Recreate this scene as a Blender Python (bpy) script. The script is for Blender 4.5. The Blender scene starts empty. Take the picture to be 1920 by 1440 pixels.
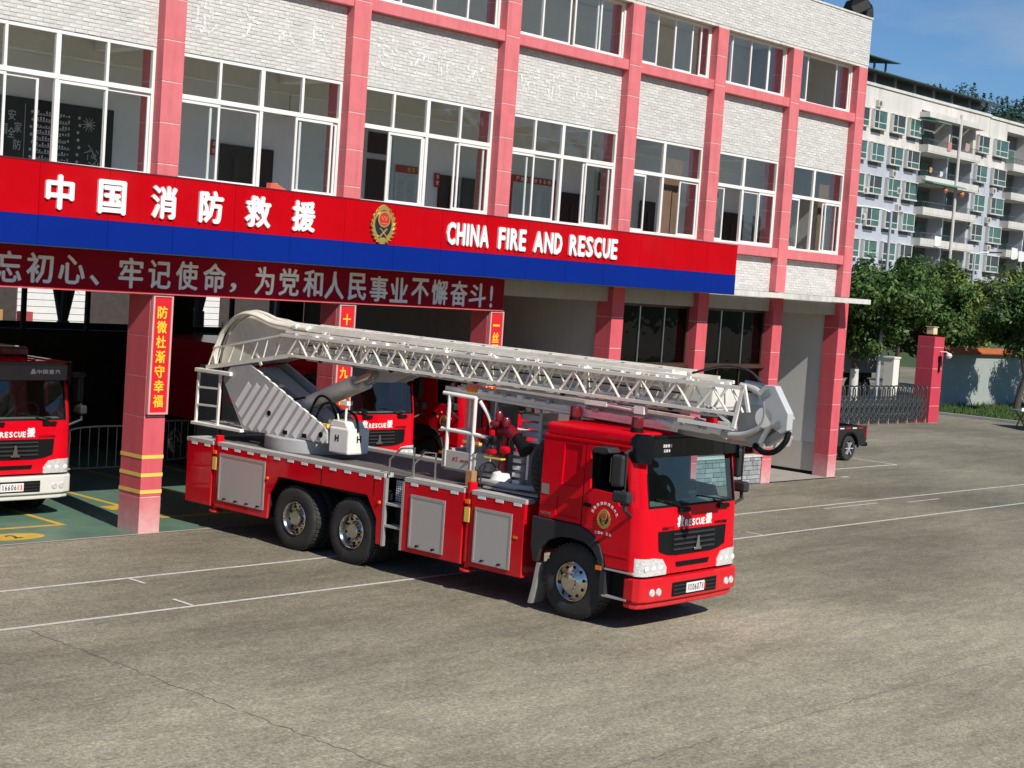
import bpy, bmesh, math, random
from mathutils import Vector, Matrix
from mathutils.geometry import tessellate_polygon
S = bpy.context.scene
C = S.collection
rad = math.radians

# ------------------------------------------------------------------ camera
YAW, PITCH, ROLL, CAM_D, FOC, CAM_H = 0.817488, -0.0642934, 0.0682868, 22.600723, 2933.444, 4.7
cam_data = bpy.data.cameras.new("camera")
cam = bpy.data.objects.new("camera", cam_data)
C.objects.link(cam)
Fv = Vector((math.sin(YAW) * math.cos(PITCH), math.cos(YAW) * math.cos(PITCH), math.sin(PITCH)))
Rv = Vector((math.cos(YAW), -math.sin(YAW), 0))
Uv = Rv.cross(Fv)
R2 = Rv * math.cos(ROLL) + Uv * math.sin(ROLL)
U2 = -Rv * math.sin(ROLL) + Uv * math.cos(ROLL)
cam.matrix_world = Matrix(((R2.x, U2.x, -Fv.x, 0), (R2.y, U2.y, -Fv.y, -CAM_D), (R2.z, U2.z, -Fv.z, CAM_H), (0, 0, 0, 1)))
cam_data.sensor_width = 36
cam_data.lens = FOC / 1920 * 36
cam_data.clip_start = 0.1
cam_data.clip_end = 3000
S.camera = cam


def project(p):
    d = Vector(p) - Vector((0, -CAM_D, CAM_H))
    z = d.dot(Fv)
    if z < .1:
        return None
    return 960 + FOC * d.dot(R2) / z, 720 - FOC * d.dot(U2) / z, FOC / z


# ------------------------------------------------------------------ world, sun, exposure
SUN_DIR = Vector((-0.18, -1.0, 0.88)).normalized()
el = math.asin(SUN_DIR.z)
w = bpy.data.worlds.new("World")
S.world = w
w.use_nodes = True
nt = w.node_tree
nt.nodes.clear()
sky = nt.nodes.new("ShaderNodeTexSky")
sky.sky_type = 'NISHITA'
sky.sun_disc = False
sky.sun_elevation = el
sky.sun_rotation = math.atan2(SUN_DIR.x, SUN_DIR.y)
sky.altitude = 300
sky.air_density = 1.0
sky.dust_density = 0.0
sky.ozone_density = 4.0
bg = nt.nodes.new("ShaderNodeBackground")
bg.inputs[1].default_value = 0.082
wo = nt.nodes.new("ShaderNodeOutputWorld")
# a few thin, soft clouds spread over the whole sky
tc = nt.nodes.new("ShaderNodeTexCoord")
mp = nt.nodes.new("ShaderNodeMapping")
mp.inputs['Scale'].default_value = (1.0, 1.0, 3.2)
mp.inputs['Location'].default_value = (8.1128, 0.2753, 0.0763)
cn = nt.nodes.new("ShaderNodeTexNoise")
cn.inputs['Scale'].default_value = 3.4
cn.inputs['Detail'].default_value = 7
cn.inputs['Roughness'].default_value = 0.56
cr = nt.nodes.new("ShaderNodeValToRGB")
cr.color_ramp.elements[0].position = 0.50
cr.color_ramp.elements[1].position = 0.72
cr.color_ramp.elements[1].color = (0.5, 0.5, 0.5, 1)
cm = nt.nodes.new("ShaderNodeMixRGB")
cm.inputs[2].default_value = (6.8, 7.0, 7.4, 1)
L = nt.links.new
L(tc.outputs['Generated'], mp.inputs[0]); L(mp.outputs[0], cn.inputs[0]); L(cn.outputs[0], cr.inputs[0])
tint = nt.nodes.new("ShaderNodeMixRGB")
tint.blend_type = 'MULTIPLY'
tint.inputs[0].default_value = 1
tint.inputs[2].default_value = (0.74, 0.98, 1.18, 1)
L(sky.outputs[0], tint.inputs[1])
L(cr.outputs[0], cm.inputs[0]); L(tint.outputs[0], cm.inputs[1]); L(cm.outputs[0], bg.inputs[0]); L(bg.outputs[0], wo.inputs[0])

sd = bpy.data.lights.new("sun", 'SUN')
sd.energy = 5.0

sd.angle = rad(0.53)
sd.color = (1.0, 0.945, 0.86)
sun = bpy.data.objects.new("sun", sd)
C.objects.link(sun)
sun.rotation_euler = SUN_DIR.to_track_quat('Z', 'Y').to_euler()
sun.location = (0, -20, 40)

S.view_settings.view_transform = 'Standard'
S.view_settings.look = 'None'
S.view_settings.gamma = 1
S.view_settings.use_curve_mapping = False
S.view_settings.exposure = 0.0
S.cycles.max_bounces = 8
S.cycles.transparent_max_bounces = 16
S.cycles.caustics_reflective = False
S.cycles.caustics_refractive = False

# ------------------------------------------------------------------ materials
MATS = {}


def M(name, col, rough=.55, metal=0., var=.12, scale=4., bump=0., bscale=40., coat=0., spec=.5, dirt=0., dirtcol=(.16, .14, .11), rnd=0., bd=.01):
    if name in MATS:
        return MATS[name]
    m = bpy.data.materials.new(name)
    m.use_nodes = True
    t = m.node_tree
    b = t.nodes['Principled BSDF']
    b.inputs['Roughness'].default_value = rough
    b.inputs['Metallic'].default_value = metal
    b.inputs['Coat Weight'].default_value = coat
    b.inputs['Coat Roughness'].default_value = .06
    b.inputs['Specular IOR Level'].default_value = spec
    co = t.nodes.new('ShaderNodeTexCoord')
    n = t.nodes.new('ShaderNodeTexNoise')
    n.inputs['Scale'].default_value = scale
    n.inputs['Detail'].default_value = 6
    n.inputs['Roughness'].default_value = .62
    t.links.new(co.outputs['Object'], n.inputs['Vector'])
    mr = t.nodes.new('ShaderNodeMapRange')
    mr.inputs[1].default_value = .25
    mr.inputs[2].default_value = .75
    mr.inputs[3].default_value = 1 - var
    mr.inputs[4].default_value = 1 + var
    t.links.new(n.outputs[0], mr.inputs[0])
    mul = t.nodes.new('ShaderNodeMixRGB')
    mul.blend_type = 'MULTIPLY'
    mul.inputs[0].default_value = 1
    mul.inputs[1].default_value = (*col, 1)
    t.links.new(mr.outputs[0], mul.inputs[2])
    out = mul.outputs[0]
    if rnd:
        g = t.nodes.new('ShaderNodeNewGeometry')
        oi = t.nodes.new('ShaderNodeObjectInfo')
        ad = t.nodes.new('ShaderNodeMath'); ad.operation = 'ADD'
        t.links.new(g.outputs['Random Per Island'], ad.inputs[0]); t.links.new(oi.outputs['Random'], ad.inputs[1])
        fr = t.nodes.new('ShaderNodeMath'); fr.operation = 'FRACT'
        t.links.new(ad.outputs[0], fr.inputs[0])
        r2 = t.nodes.new('ShaderNodeMapRange')
        r2.inputs[3].default_value = 1 - rnd
        r2.inputs[4].default_value = 1 + rnd
        t.links.new(fr.outputs[0], r2.inputs[0])
        m3 = t.nodes.new('ShaderNodeMixRGB'); m3.blend_type = 'MULTIPLY'; m3.inputs[0].default_value = 1
        t.links.new(out, m3.inputs[1]); t.links.new(r2.outputs[0], m3.inputs[2])
        out = m3.outputs[0]
    if dirt:
        d = t.nodes.new('ShaderNodeTexNoise')
        d.inputs['Scale'].default_value = scale * .35
        d.inputs['Detail'].default_value = 8
        d.inputs['Roughness'].default_value = .7
        t.links.new(co.outputs['Object'], d.inputs['Vector'])
        rr = t.nodes.new('ShaderNodeValToRGB')
        rr.color_ramp.elements[0].position = .5
        rr.color_ramp.elements[1].position = .72
        rr.color_ramp.elements[1].color = (dirt, dirt, dirt, 1)
        t.links.new(d.outputs[0], rr.inputs[0])
        m2 = t.nodes.new('ShaderNodeMixRGB')
        m2.inputs[2].default_value = (*dirtcol, 1)
        t.links.new(rr.outputs[0], m2.inputs[0]); t.links.new(out, m2.inputs[1])
        out = m2.outputs[0]
    t.links.new(out, b.inputs['Base Color'])
    if bump:
        bn = t.nodes.new('ShaderNodeTexNoise')
        bn.inputs['Scale'].default_value = bscale
        bn.inputs['Detail'].default_value = 4
        t.links.new(co.outputs['Object'], bn.inputs['Vector'])
        bp = t.nodes.new('ShaderNodeBump')
        bp.inputs['Strength'].default_value = bump
        bp.inputs['Distance'].default_value = bd
        t.links.new(bn.outputs[0], bp.inputs['Height'])
        t.links.new(bp.outputs[0], b.inputs['Normal'])
    MATS[name] = m
    return m


def glass(name, tint, ior=1.45, boost=1.0):
    """Thin window glass: Fresnel mirror over a tinted clear sheet."""
    if name in MATS:
        return MATS[name]
    m = bpy.data.materials.new(name)
    m.use_nodes = True
    t = m.node_tree
    t.nodes.clear()
    o = t.nodes.new('ShaderNodeOutputMaterial')
    tr = t.nodes.new('ShaderNodeBsdfTransparent'); tr.inputs[0].default_value = (*tint, 1)
    gl = t.nodes.new('ShaderNodeBsdfGlossy'); gl.inputs['Roughness'].default_value = .015
    gl.inputs[0].default_value = (.95, .97, 1, 1)
    wn = t.nodes.new('ShaderNodeTexNoise'); wn.inputs['Scale'].default_value = 1.7; wn.inputs['Detail'].default_value = 2
    wc = t.nodes.new('ShaderNodeTexCoord'); t.links.new(wc.outputs['Object'], wn.inputs['Vector'])
    wb = t.nodes.new('ShaderNodeBump'); wb.inputs['Strength'].default_value = .5; wb.inputs['Distance'].default_value = .012
    t.links.new(wn.outputs[0], wb.inputs['Height']); t.links.new(wb.outputs[0], gl.inputs['Normal'])
    f = t.nodes.new('ShaderNodeFresnel'); f.inputs[0].default_value = ior
    mu = t.nodes.new('ShaderNodeMath'); mu.operation = 'MULTIPLY'; mu.use_clamp = True; mu.inputs[1].default_value = 1.8 * boost
    mx = t.nodes.new('ShaderNodeMixShader')
    ge = t.nodes.new('ShaderNodeNewGeometry')
    inv = t.nodes.new('ShaderNodeMath'); inv.operation = 'SUBTRACT'; inv.inputs[0].default_value = 1
    m5 = t.nodes.new('ShaderNodeMath'); m5.operation = 'MULTIPLY'
    t.links.new(ge.outputs['Backfacing'], inv.inputs[1]); t.links.new(inv.outputs[0], m5.inputs[0]); t.links.new(f.outputs[0], m5.inputs[1])
    t.links.new(m5.outputs[0], mu.inputs[0]); t.links.new(mu.outputs[0], mx.inputs[0])
    t.links.new(tr.outputs[0], mx.inputs[1]); t.links.new(gl.outputs[0], mx.inputs[2]); t.links.new(mx.outputs[0], o.inputs[0])
    MATS[name] = m
    return m


# ------------------------------------------------------------------ mesh helpers
def spline(pts, n=6):
    """smooth curve through the points (Catmull-Rom)"""
    P = [Vector(p) for p in pts]
    P = [P[0] * 2 - P[1]] + P + [P[-1] * 2 - P[-2]]
    out = []
    for i in range(1, len(P) - 2):
        a, b, c, d = P[i - 1:i + 3]
        for k in range(n):
            t = k / n
            out.append(.5 * ((2 * b) + (c - a) * t + (2 * a - 5 * b + 4 * c - d) * t * t + (3 * b - a - 3 * c + d) * t ** 3))
    out.append(P[-2])
    return out


class MB:
    def __init__(s):
        s.v = []; s.f = []

    def add(s, vs, fs):
        k = len(s.v)
        s.v += [tuple(p) for p in vs]
        s.f += [[i + k for i in q] for q in fs]
        return s

    def box(s, x0, x1, y0, y1, z0, z1):
        return s.add([(x0, y0, z0), (x1, y0, z0), (x1, y1, z0), (x0, y1, z0), (x0, y0, z1), (x1, y0, z1), (x1, y1, z1), (x0, y1, z1)],
                     [(3, 2, 1, 0), (4, 5, 6, 7), (0, 1, 5, 4), (1, 2, 6, 5), (2, 3, 7, 6), (3, 0, 4, 7)])

    def bar(s, p, q, a, b, up=(0, 0, 1)):
        p, q = Vector(p), Vector(q)
        d = (q - p).normalized()
        u = Vector(up)
        sx = d.cross(u)
        if sx.length < 1e-4:
            sx = d.cross(Vector((0, 1, 0)))
        sx.normalize()
        uu = sx.cross(d)
        vs = []
        for c in (p, q):
            for i, j in ((-1, -1), (1, -1), (1, 1), (-1, 1)):
                vs.append(c + sx * a / 2 * i + uu * b / 2 * j)
        return s.add(vs, [(3, 2, 1, 0), (4, 5, 6, 7), (0, 1, 5, 4), (1, 2, 6, 5), (2, 3, 7, 6), (3, 0, 4, 7)])

    def tube(s, pts, r, n=8, r2=None, cap=True):
        pts = [Vector(p) for p in pts]
        N = len(pts)
        rs = r if isinstance(r, (list, tuple)) else [r + ((r2 if r2 is not None else r) - r) * i / max(1, N - 1) for i in range(N)]
        t0 = (pts[1] - pts[0]).normalized()
        a = t0.orthogonal().normalized()
        vs = []
        for i, p in enumerate(pts):
            t = (pts[min(i + 1, N - 1)] - pts[max(i - 1, 0)]).normalized()
            a = (a - t * a.dot(t)).normalized()
            b = t.cross(a)
            for k in range(n):
                th = 2 * math.pi * k / n
                vs.append(p + (a * math.cos(th) + b * math.sin(th)) * rs[i])
        fs = []
        for i in range(N - 1):
            for k in range(n):
                fs.append((i * n + k, i * n + (k + 1) % n, (i + 1) * n + (k + 1) % n, (i + 1) * n + k))
        if cap:
            fs.append(tuple(range(n))[::-1]); fs.append(tuple(range((N - 1) * n, N * n)))
        return s.add(vs, fs)

    def lathe(s, prof, o, ax='y', n=24, a0=0., a1=2 * math.pi, closed=True):
        """prof: (radius, t along axis)"""
        vs = []; full = abs(a1 - a0 - 2 * math.pi) < 1e-6
        m = n if full else n + 1
        for k in range(m):
            th = a0 + (a1 - a0) * k / n
            c, sn = math.cos(th), math.sin(th)
            for r, t in prof:
                if ax == 'y':
                    vs.append((o[0] + r * c, o[1] + t, o[2] + r * sn))
                elif ax == 'x':
                    vs.append((o[0] + t, o[1] + r * c, o[2] + r * sn))
                else:
                    vs.append((o[0] + r * c, o[1] + r * sn, o[2] + t))
        P = len(prof); fs = []
        for k in range(n):
            k2 = (k + 1) % m
            for i in range(P - 1):
                fs.append((k * P + i, k * P + i + 1, k2 * P + i + 1, k2 * P + i))
        return s.add(vs, fs)

    def prism(s, out, ax, a, b, holes=()):
        """polygon (with holes) in the plane across axis ax, extruded from a to b"""
        loops = [list(out)] + [list(h) for h in holes]
        flat = [p for l in loops for p in l]
        tris = tessellate_polygon([[Vector((p[0], p[1], 0)) for p in l] for l in loops])

        def put(p, t):
            return (t, p[0], p[1]) if ax == 'x' else ((p[0], t, p[1]) if ax == 'y' else (p[0], p[1], t))
        n = len(flat)
        vs = [put(p, a) for p in flat] + [put(p, b) for p in flat]
        fs = [tuple(q) for q in tris] + [tuple(i + n for i in q)[::-1] for q in tris]
        k = 0
        for l in loops:
            for i in range(len(l)):
                j = (i + 1) % len(l)
                fs.append((k + i, k + j, k + j + n, k + i + n))
            k += len(l)
        return s.add(vs, fs)

    def mesh(s, name):
        me = bpy.data.meshes.new(name)
        me.from_pydata(s.v, [], s.f)
        bm = bmesh.new(); bm.from_mesh(me)
        bmesh.ops.recalc_face_normals(bm, faces=bm.faces)
        bm.to_mesh(me); bm.free()
        return me

    def build(s, name, mat, parent=None, smooth=False, bevel=0., seg=2, **tags):
        me = s.mesh(name)
        return put(name, me, mat, parent, smooth, bevel, seg, **tags)


def put(name, me, mat, parent=None, smooth=False, bevel=0., seg=2, **tags):
    if mat is not None and not me.materials:
        me.materials.append(mat)
    o = bpy.data.objects.new(name, me)
    C.objects.link(o)
    if parent is not None:
        o.parent = parent
    if smooth:
        me.shade_smooth()
        md = None
        try:
            me.set_sharp_from_angle(angle=rad(38))
        except Exception:
            pass
    if bevel:
        md = o.modifiers.new('bevel', 'BEVEL')
        md.width = bevel; md.segments = seg; md.limit_method = 'ANGLE'; md.angle_limit = rad(40)
        md.harden_normals = False
    tag(o, **tags)
    return o


def tag(o, label=None, cat=None, group=None, kind=None):
    if label: o['label'] = label
    if cat: o['category'] = cat
    if group: o['group'] = group
    if kind: o['kind'] = kind
    return o


def empty(name, loc=(0, 0, 0), rz=0., **tags):
    o = bpy.data.objects.new(name, None)
    C.objects.link(o)
    o.location = loc
    o.rotation_euler = (0, 0, rz)
    o.empty_display_size = .2
    tag(o, **tags)
    return o


def box(name, mat, parent, x0, x1, y0, y1, z0, z1, bevel=0., **t):
    return MB().box(x0, x1, y0, y1, z0, z1).build(name, mat, parent, bevel=bevel, **t)


def dup(o, parent=None):
    c = o.copy(); C.objects.link(c); c.parent = parent
    for ch in list(o.children):
        dup(ch, c)
    return c


_gl = {}


def _raw(ch):
    c = bpy.data.curves.new('t', 'FONT')
    c.body = ch; c.size = 1; c.extrude = .05; c.resolution_u = 2
    o = bpy.data.objects.new('t', c); C.objects.link(o)
    me = bpy.data.meshes.new_from_object(o.evaluated_get(bpy.context.evaluated_depsgraph_get()))
    bpy.data.objects.remove(o); bpy.data.curves.remove(c)
    r = ([v.co.copy() for v in me.vertices], [list(p.vertices) for p in me.polygons])
    bpy.data.meshes.remove(me)
    return r


# every character used, turned into outlines while the scene is still empty (fast)
for _c in sorted(set('2热血铸忠诚变消卫国安全家生防党员严格执行条令条例平安中国消防救援CHINAFIREANDRESCUE不忘初心、牢记使命，为党和人民事业不懈奋斗!防微杜渐守幸福十次事故九次快一丝不苟保平安SINOTRUKHOWO380登高车12川X0607应急6689仪陇县消防救援大队云梯徐工重汽H服务赴汤蹈火竭')):
    _gl[_c] = _raw(_c)


def glyph(ch, w, h, depth, bold=.018):
    """one character as a solid: fitted to w x h, centred, facing -y; strokes widened by shifted copies"""
    if ch not in _gl:
        _gl[ch] = _raw(ch)
    vs, fs = _gl[ch]
    offs = [(0, 0, 0)]
    if bold > 0:
        offs += [(bold, 0, .04), (-bold, 0, .08), (0, bold * .8, .12), (0, -bold * .8, .16)]
    V = []; F = []
    for dx, dy, dz in offs:
        k = len(V)
        V += [(v.x + dx, v.y + dy, v.z * (1 + dz)) for v in vs]
        F += [[i + k for i in f] for f in fs]
    xs = [v[0] for v in V]; ys = [v[1] for v in V]
    x0, x1, y0, y1 = min(xs), max(xs), min(ys), max(ys)
    V = [(((x - x0) / (x1 - x0) - .5) * w, -z / .05 * depth / 2, ((y - y0) / (y1 - y0) - .5) * h) for x, y, z in V]
    me = bpy.data.meshes.new('glyph')
    me.from_pydata(V, [], F); me.update()
    return me


def letter(ch, mat, parent, pos, w, h, depth, rz=0., rx=0., ry=0., bold=.018, name='letter'):
    o = put(name, glyph(ch, w, h, depth, bold), mat, parent)
    o.location = pos
    o.rotation_euler = (rx, ry, rz)
    return o


def streaks(m, amt, sc=6., horiz=False):
    """rain streaks / uneven weathering running down a surface"""
    t = m.node_tree; b = t.nodes['Principled BSDF']
    src = b.inputs['Base Color'].links[0].from_socket
    co = t.nodes.new('ShaderNodeTexCoord'); mp_ = t.nodes.new('ShaderNodeMapping'); mp_.inputs['Scale'].default_value = (1, 1, .07)
    n = t.nodes.new('ShaderNodeTexNoise'); n.inputs['Scale'].default_value = sc; n.inputs['Detail'].default_value = 7; n.inputs['Roughness'].default_value = .68
    t.links.new(co.outputs['Object'], mp_.inputs[0]); t.links.new(mp_.outputs[0], n.inputs['Vector'])
    r = t.nodes.new('ShaderNodeMapRange'); r.inputs[1].default_value = .48; r.inputs[2].default_value = .75; r.inputs[3].default_value = 1; r.inputs[4].default_value = 1 - amt
    t.links.new(n.outputs[0], r.inputs[0])
    k = t.nodes.new('ShaderNodeMixRGB'); k.blend_type = 'MULTIPLY'; k.inputs[0].default_value = 1
    t.links.new(src, k.inputs[1]); t.links.new(r.outputs[0], k.inputs[2]); t.links.new(k.outputs[0], b.inputs['Base Color'])
    return m


def dusty(m, z0, z1, amt, col):
    """pale dust splashed up from the yard, thinning out with height"""
    t = m.node_tree; b = t.nodes['Principled BSDF']
    src = b.inputs['Base Color'].links[0].from_socket
    co = t.nodes.new('ShaderNodeTexCoord'); sp = t.nodes.new('ShaderNodeSeparateXYZ'); t.links.new(co.outputs['Object'], sp.inputs[0])
    mr = t.nodes.new('ShaderNodeMapRange'); mr.inputs[1].default_value = z0; mr.inputs[2].default_value = z1; mr.inputs[3].default_value = amt; mr.inputs[4].default_value = 0
    t.links.new(sp.outputs[2], mr.inputs[0])
    n = t.nodes.new('ShaderNodeTexNoise'); n.inputs['Scale'].default_value = 5; n.inputs['Detail'].default_value = 6; t.links.new(co.outputs['Object'], n.inputs['Vector'])
    m1 = t.nodes.new('ShaderNodeMath'); m1.operation = 'MULTIPLY'; m2 = t.nodes.new('ShaderNodeMapRange'); m2.inputs[1].default_value = .3; m2.inputs[2].default_value = .7; m2.inputs[3].default_value = .6; m2.inputs[4].default_value = 1.2
    t.links.new(n.outputs[0], m2.inputs[0]); t.links.new(mr.outputs[0], m1.inputs[0]); t.links.new(m2.outputs[0], m1.inputs[1])
    mx = t.nodes.new('ShaderNodeMixRGB'); mx.inputs[2].default_value = (*col, 1)
    t.links.new(m1.outputs[0], mx.inputs[0]); t.links.new(src, mx.inputs[1]); t.links.new(mx.outputs[0], b.inputs['Base Color'])
    return m


# shared materials
m_red = M('fire_red_paint', (.66, .001, .012), .6, var=.05, scale=1.5, coat=.38, spec=.05, dirt=.08, dirtcol=(.30, .10, .08), bump=.06, bscale=2.5, bd=.02)
dusty(m_red, .3, 1.0, .16, (.30, .20, .16))
m_white_bumper = M('white_truck_paint', (.72, .71, .66), .3, var=.03, coat=.6)
m_boom = M('boom_light_grey_paint', (.86, .82, .725), .38, var=.10, scale=5, dirt=.35, dirtcol=(.30, .25, .19))
m_boom_d = M('boom_mid_grey_paint', (.44, .435, .425), .42, var=.08, scale=5, dirt=.3, dirtcol=(.22, .19, .15))
m_stripe_l = M('pale_stripe_film', (.88, .875, .86), .38, var=.05)
m_whitept = M('white_enamel_paint', (.86, .84, .79), .4, var=.06, dirt=.2, dirtcol=(.4, .33, .24))
m_black = M('black_plastic', (.007, .0075, .008), .6, spec=.15, var=.15, bump=.1, bscale=120)
m_dgrey = M('dark_grey_plastic', (.034, .035, .038), .5, var=.15, spec=.25)
m_rubber = M('tyre_rubber', (.030, .029, .028), .85, var=.25, scale=9, dirt=.5, dirtcol=(.085, .078, .066))
m_chrome = M('chrome', (.62, .58, .52), .17, metal=1., var=.03)
m_steel = M('brushed_steel', (.55, .55, .54), .32, metal=1., var=.06)
m_alu = M('ribbed_aluminium', (.56, .55, .53), .42, metal=.55, var=.08, scale=8)
m_orange = M('orange_lens', (.85, .20, .01), .25, var=.02, coat=.5)
m_white = M('white_lettering', (.84, .83, .82), .45, var=.03)
m_yellow = M('yellow_paint', (.80, .58, .12), .5, var=.06)
m_chassis = M('black_chassis_paint', (.012, .012, .012), .6, var=.2)

# ------------------------------------------------------------------ ground
def asphalt():
    m = bpy.data.materials.new('worn_asphalt')
    m.use_nodes = True
    t = m.node_tree
    b = t.nodes['Principled BSDF']
    b.inputs['Roughness'].default_value = .88
    b.inputs['Specular IOR Level'].default_value = .25
    co = t.nodes.new('ShaderNodeTexCoord')

    def noise(sc, det=6, ro=.6, sxy=(1, 1, 1), dist=0.):
        mp = t.nodes.new('ShaderNodeMapping'); mp.inputs['Scale'].default_value = sxy
        n = t.nodes.new('ShaderNodeTexNoise'); n.inputs['Scale'].default_value = sc; n.inputs['Detail'].default_value = det
        n.inputs['Roughness'].default_value = ro; n.inputs['Distortion'].default_value = dist
        t.links.new(co.outputs['Object'], mp.inputs[0]); t.links.new(mp.outputs[0], n.inputs['Vector'])
        return n.outputs[0]

    def ramp(x, a, b2, c0, c1):
        r = t.nodes.new('ShaderNodeMapRange'); r.inputs[1].default_value = a; r.inputs[2].default_value = b2
        r.inputs[3].default_value = c0; r.inputs[4].default_value = c1
        t.links.new(x, r.inputs[0]); return r.outputs[0]

    def mul(c, x):
        k = t.nodes.new('ShaderNodeMixRGB'); k.blend_type = 'MULTIPLY'; k.inputs[0].default_value = 1
        t.links.new(c, k.inputs[1]) if not isinstance(c, tuple) else setattr(k.inputs[1], 'default_value', c)
        t.links.new(x, k.inputs[2]); return k.outputs[0]
    c = mul((.268, .243, .178, 1), ramp(noise(.13, 5, .55), .3, .7, .72, 1.28))
    c = mul(c, ramp(noise(.8, 7, .75, (.30, 1.4, 1), .5), .3, .7, .80, 1.20))
    c = mul(c, ramp(noise(3.5, 6, .8, (.5, 1.2, 1), .4), .3, .7, .80, 1.20))
    c = mul(c, ramp(noise(75, 3, .8), .28, .72, .60, 1.40))
    c = mul(c, ramp(noise(24, 5, .85), .3, .7, .52, 1.50))
    c = mul(c, ramp(noise(14, 5, .85), .3, .7, .62, 1.40))
    c = mul(c, ramp(noise(6, 5, .8), .3, .7, .82, 1.18))
    # faint tyre sweeps and oily patches
    c = mul(c, ramp(noise(.30, 6, .62, (.6, 1.3, 1), .3), .52, .75, 1.0, .78))
    c = mul(c, ramp(noise(1.6, 3, .5, (.10, 1.0, 1), .6), .56, .72, 1.0, .84))
    # darker in front of the bays, paler further out, along a noise-broken edge
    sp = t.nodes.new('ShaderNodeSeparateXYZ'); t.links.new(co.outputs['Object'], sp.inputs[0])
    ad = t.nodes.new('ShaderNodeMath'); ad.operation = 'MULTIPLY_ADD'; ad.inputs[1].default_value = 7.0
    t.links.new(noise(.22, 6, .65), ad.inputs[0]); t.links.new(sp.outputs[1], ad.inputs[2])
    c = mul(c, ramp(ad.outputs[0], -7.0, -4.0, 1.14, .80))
    t.links.new(c, b.inputs['Base Color'])
    bp = t.nodes.new('ShaderNodeBump'); bp.inputs['Strength'].default_value = .35; bp.inputs['Distance'].default_value = .006
    t.links.new(noise(75, 3, .8), bp.inputs['Height']); t.links.new(bp.outputs[0], b.inputs['Normal'])
    MATS['asphalt'] = m
    return m


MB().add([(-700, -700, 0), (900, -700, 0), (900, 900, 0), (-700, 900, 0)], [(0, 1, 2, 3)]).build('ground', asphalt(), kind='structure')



def crack(pts, wd=.012, seed=0):
    r = random.Random(seed)
    P = [Vector((*p, 0)) for p in pts]
    out = []
    for a, b_ in zip(P[:-1], P[1:]):
        n = max(2, int((b_ - a).length / .12))
        d = (b_ - a).normalized(); nn = Vector((-d.y, d.x, 0))
        for k in range(n):
            out.append(a + (b_ - a) * k / n + nn * r.uniform(-.035, .035))
    V = []; F = []
    for k, p in enumerate(out):
        w_ = wd * r.uniform(.35, 1.3)
        d = (out[min(k + 1, len(out) - 1)] - out[max(k - 1, 0)]).normalized(); nn = Vector((-d.y, d.x, 0)) * w_ / 2
        V += [(p.x - nn.x, p.y - nn.y, .003), (p.x + nn.x, p.y + nn.y, .003)]
        if k: F.append((2 * k - 2, 2 * k, 2 * k + 1, 2 * k - 1))
    me = bpy.data.meshes.new('pavement_crack'); me.from_pydata(V, [], F)
    put('pavement_crack', me, M('dark_crack_fill', (.09, .08, .065), .95), kind='structure')


for k, (p, q, wd) in enumerate((((10.02, -5.3), (10.16, -16.0), .016), ((11.6, -13.12), (27.5, -13.2), .012), ((16.9, -7.0), (16.95, -13.1), .007), ((23.7, -5.3), (23.75, -13.1), .008), ((30.5, -.4), (30.5, -9.0), .009), ((17.0, -6.5), (44.0, -6.45), .006), ((37.4, -2.0), (37.3, -9.5), .008))):
    crack([p, q], wd * .7, k)
m_line = M('worn_white_road_paint', (.62, .60, .54), .8, var=.25, scale=14, dirt=.65, dirtcol=(.22, .20, .17))
m_green = M('green_epoxy_floor', (.11, .20, .145), .45, var=.22, scale=1.4, dirt=.5, dirtcol=(.17, .22, .17))
m_yfloor = M('worn_yellow_floor_paint', (.62, .40, .05), .6, var=.15, dirt=.4, dirtcol=(.3, .25, .1))
m_conc = M('pale_concrete', (.36, .335, .295), .85, var=.14, scale=2, bump=.2, bscale=60, dirt=.4, dirtcol=(.2, .18, .15))


def sheet(name, mat, pts, z, **t):
    return MB().add([(x, y, z) for x, y in pts], [tuple(range(len(pts)))]).build(name, mat, **t)


def line(name, mat, p, q, wd, z, **t):
    p, q = Vector(p), Vector(q)
    d = (q - p).normalized(); n = Vector((-d.y, d.x)) * wd / 2
    return sheet(name, mat, [p - n, q - n, q + n, p + n], z, **t)


for yy in (-3.105, -5.116):
    line('lane_line', m_line, (-6, yy), (95, yy), .075, .004, kind='structure')
for a, b_ in (((12.85, -3.1), (12.85, -3.55)), ((12.6, -5.1), (12.6, -4.62)), ((26.0, -3.1), (26.0, -3.5)), ((26.3, -5.1), (26.3, -4.7)), ((31.2, -3.45), (33.6, -3.45)), ((34.6, -3.7), (36.2, -3.7))):
    line('lane_mark', m_line, a, b_, .06, .008, kind='structure')
for a, b_ in (((38.0, 1.15), (42.6, 1.15)), ((42.6, 1.15), (42.6, 3.6)), ((52.0, 1.2), (60.0, 1.2)), ((58, .6), (66, -.6)), ((37.5, -.05), (37.9, -.05))):
    line('parking_line', m_line, a, b_, .10, .004, kind='structure')
sheet('garage_floor', m_green, [(4, 0.03), (27.2, 0.03), (27.2, 11), (4, 11)], .012, kind='structure')
sheet('garage_apron', m_conc, [(4, -.07), (27.2, -.07), (27.2, 0.03), (4, 0.03)], .008, kind='structure')
sheet('porch_floor', m_conc, [(34.1, -.05), (37.3, -.05), (37.3, 8), (34.1, 8)], .03, kind='structure')


def floor_mark(pts, name='floor_marking'):
    return sheet(name, m_yfloor, pts, .016, kind='structure')


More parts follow.
